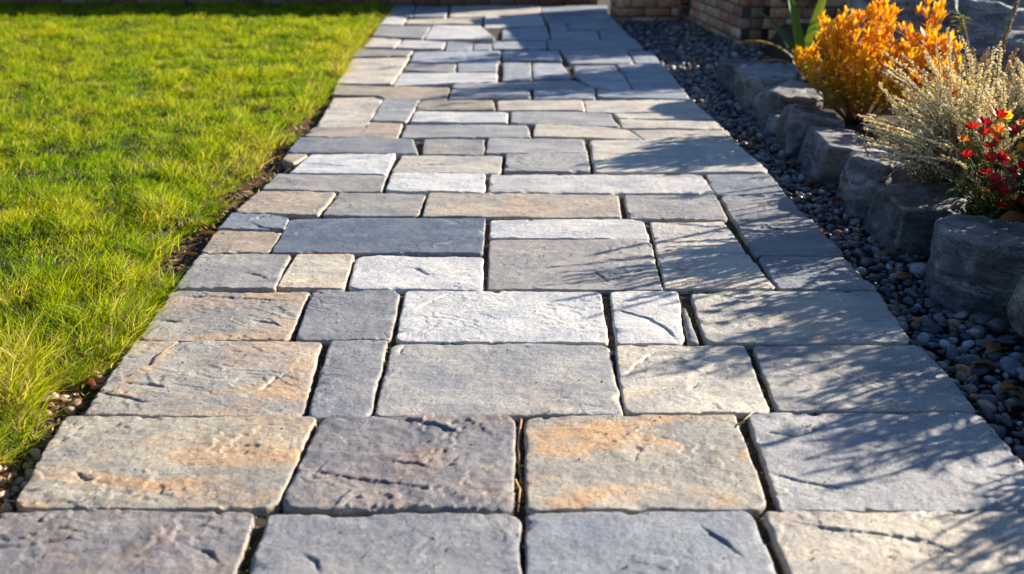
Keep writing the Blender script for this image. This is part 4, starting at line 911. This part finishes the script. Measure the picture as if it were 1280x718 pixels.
# ------------------------------------------------------------------ brickwork
def brick_wall(name, label, A, B, thick, height, seed, hole=None, cat='wall', z0_=-0.09, coping=True, tone=1.0):
    """free-standing wall of laid bricks from A to B (left face on the side of -normal), optional hole (u0,u1,z0,z1)"""
    r = random.Random(seed); ax, ay = A; bx, by = B; L = math.dist(A, B); ux, uy = (bx-ax)/L, (by-ay)/L; nx_, ny_ = uy, -ux; rz = math.atan2(uy, ux)
    loc = ((ax+bx)/2, (ay+by)/2, z0_); t = thing(name, label, cat, loc)
    core = MB(); br = MB(); H, BL, J, D = .065, .215, .010, .1025; rows = int(height/(H+J))
    hw = [] if not hole else [hole]
    def pos(u, n, z): return (ax+ux*u+nx_*n, ay+uy*u+ny_*n, z0_+z)
    spans = [(0, L)] if not hole else [(0, hole[0]), (hole[1], L)]
    zt = rows*(H+J)
    for u0, u1 in spans: core.box(pos((u0+u1)/2, 0, zt/2), u1-u0-.012, thick-.014, zt, rz, (0.07,.055,.045))
    if hole:
        um = (hole[0]+hole[1])/2; w_ = hole[1]-hole[0]
        core.box(pos(um, 0, hole[2]/2), w_+.02, thick-.016, hole[2]-.001, rz, (0.07,.055,.045))
        core.box(pos(um, 0, (hole[3]+zt)/2), w_+.02, thick-.016, zt-hole[3]-.001, rz, (0.07,.055,.045))
        core.box(pos(um, 0, (hole[2]+hole[3])/2), w_+.03, .02, hole[3]-hole[2]-.002, rz, (0.02,.015,.01))
    for k in range(rows):
        zc = k*(H+J)+H/2+.004; off = 0 if k % 2 else -(BL+J)/2
        for side in (-1, 1):
            u = off
            while u < L:
                a, b = max(u, 0), min(u+BL, L); u += BL+J
                if b-a < .03: continue
                segs = [(a, b)]
                if hole and zc+H/2 > hole[2] and zc-H/2 < hole[3]:
                    segs = [(x, y) for x, y in ((a, min(b, hole[0])), (max(a, hole[1]), b)) if y-x > .02]
                for x, y in segs:
                    c = r.choice([(0.54,.25,.13), (0.58,.33,.19), (0.46,.20,.11), (0.62,.41,.27), (0.38,.19,.12)]); j = r.uniform(.8, 1.15)*tone
                    br.box(pos((x+y)/2, side*(thick/2-.03), zc), y-x, .06, H, rz, tuple(q*j for q in c), .0018)
        for ue, s in ((.028, -1), (L-.028, 1)):
            c = r.choice([(0.33,.17,.10), (0.38,.22,.13), (0.27,.13,.08)]); br.box(pos(ue-.0*s, 0, zc), .052, thick-.13, H, rz, c, .0015)
    core.build("mortar", BRICK, t, loc, False)
    b = br.build("brickwork", BRICK, t, loc, False); bv = b.modifiers.new("bevel", 'BEVEL'); bv.width = .003; bv.segments = 1
    if coping:
        cp = MB(); n = max(1, int(L/.45))
        for i in range(n): cp.box(pos((i+.5)*L/n, 0, zt+.027), L/n-.008, thick+.04, .045, rz, (0.24*r.uniform(.85, 1.1), .22, .20), .002)
        c = cp.build("coping", BRICK, t, loc, False); bv = c.modifiers.new("bevel", 'BEVEL'); bv.width = .005
# planter walls: long side facing the path, short end facing the camera
A = G(848, 16, -0.07); B = G(944, 60, -0.07)
brick_wall("brick_planter_wall", 'brick planter wall with a square vent opening, beside the far gravel', A, B, .215, .80, 41, hole=(.55, .82, .12, .33))
brick_wall("brick_end_wall", 'shaded brick end wall behind the strap-leaved plant', (B[0]+.09, B[1]+.10), (B[0]+1.75, B[1]+.05), .215, .80, 42)
brick_wall("low_brick_step", 'low brick step at the far end of the gravel strip', (G(760, 18, -.07)[0]+.0, 9.38), (A[0]-.13, 9.44), .33, .62, 43)
brick_wall("far_brick_wall", 'dark brick wall closing the far path, lengthened behind the lawn to shade it', (-6.5, 10.20), (0.77, 10.20), .215, 0.97, 44, tone=.35)  # stretch behind the lawn added to cast the shade band on the grass
def fence():  # unseen fence, added to throw shade over the far lawn
    t = thing("added_shade_fence", 'tall dark timber fence added out of view to shade the far lawn', 'fence', (-5.2, 10.9, 0)); loc = (-5.2, 10.9, 0); m = MB(); p = MB(); r = random.Random(8)
    x = -9.4
    while x < -1.2:
        j = r.uniform(.8, 1.15); m.box((x+.07, 10.9, .90+r.uniform(-.01, .01)), .135, .022, 1.9, 0, (0.17*j, .115*j, .075*j), .002); x += .143
    m.build("boards", WOOD, t, loc, False)
    for z in (.3, 1.5): p.box((-5.3, 10.936, z), 8.2, .045, .07, 0, (0.14,.1,.07))
    p.build("rails", WOOD, t, loc, False)
    for i in range(5):
        q = MB(); q.box((-9.3+i*2.0, 10.985, .9), .09, .05, 1.95, 0, (0.13,.09,.06)); q.build("post", WOOD, t, loc, False)
fence()
# planting on top of the planter
for i, (x, y, rr_, hh) in enumerate([(1.95, 7.95, .34, .62), (1.75, 8.75, .30, .55)]):
    shrub(['bushy evergreen growing in the brick planter near its corner', 'bushy evergreen growing in the brick planter near the vent'][i], (x, y, zb(x, y)), rr_, .75+hh*.6, 60, 50+i, GR, .07, group='evergreens in the brick planter')
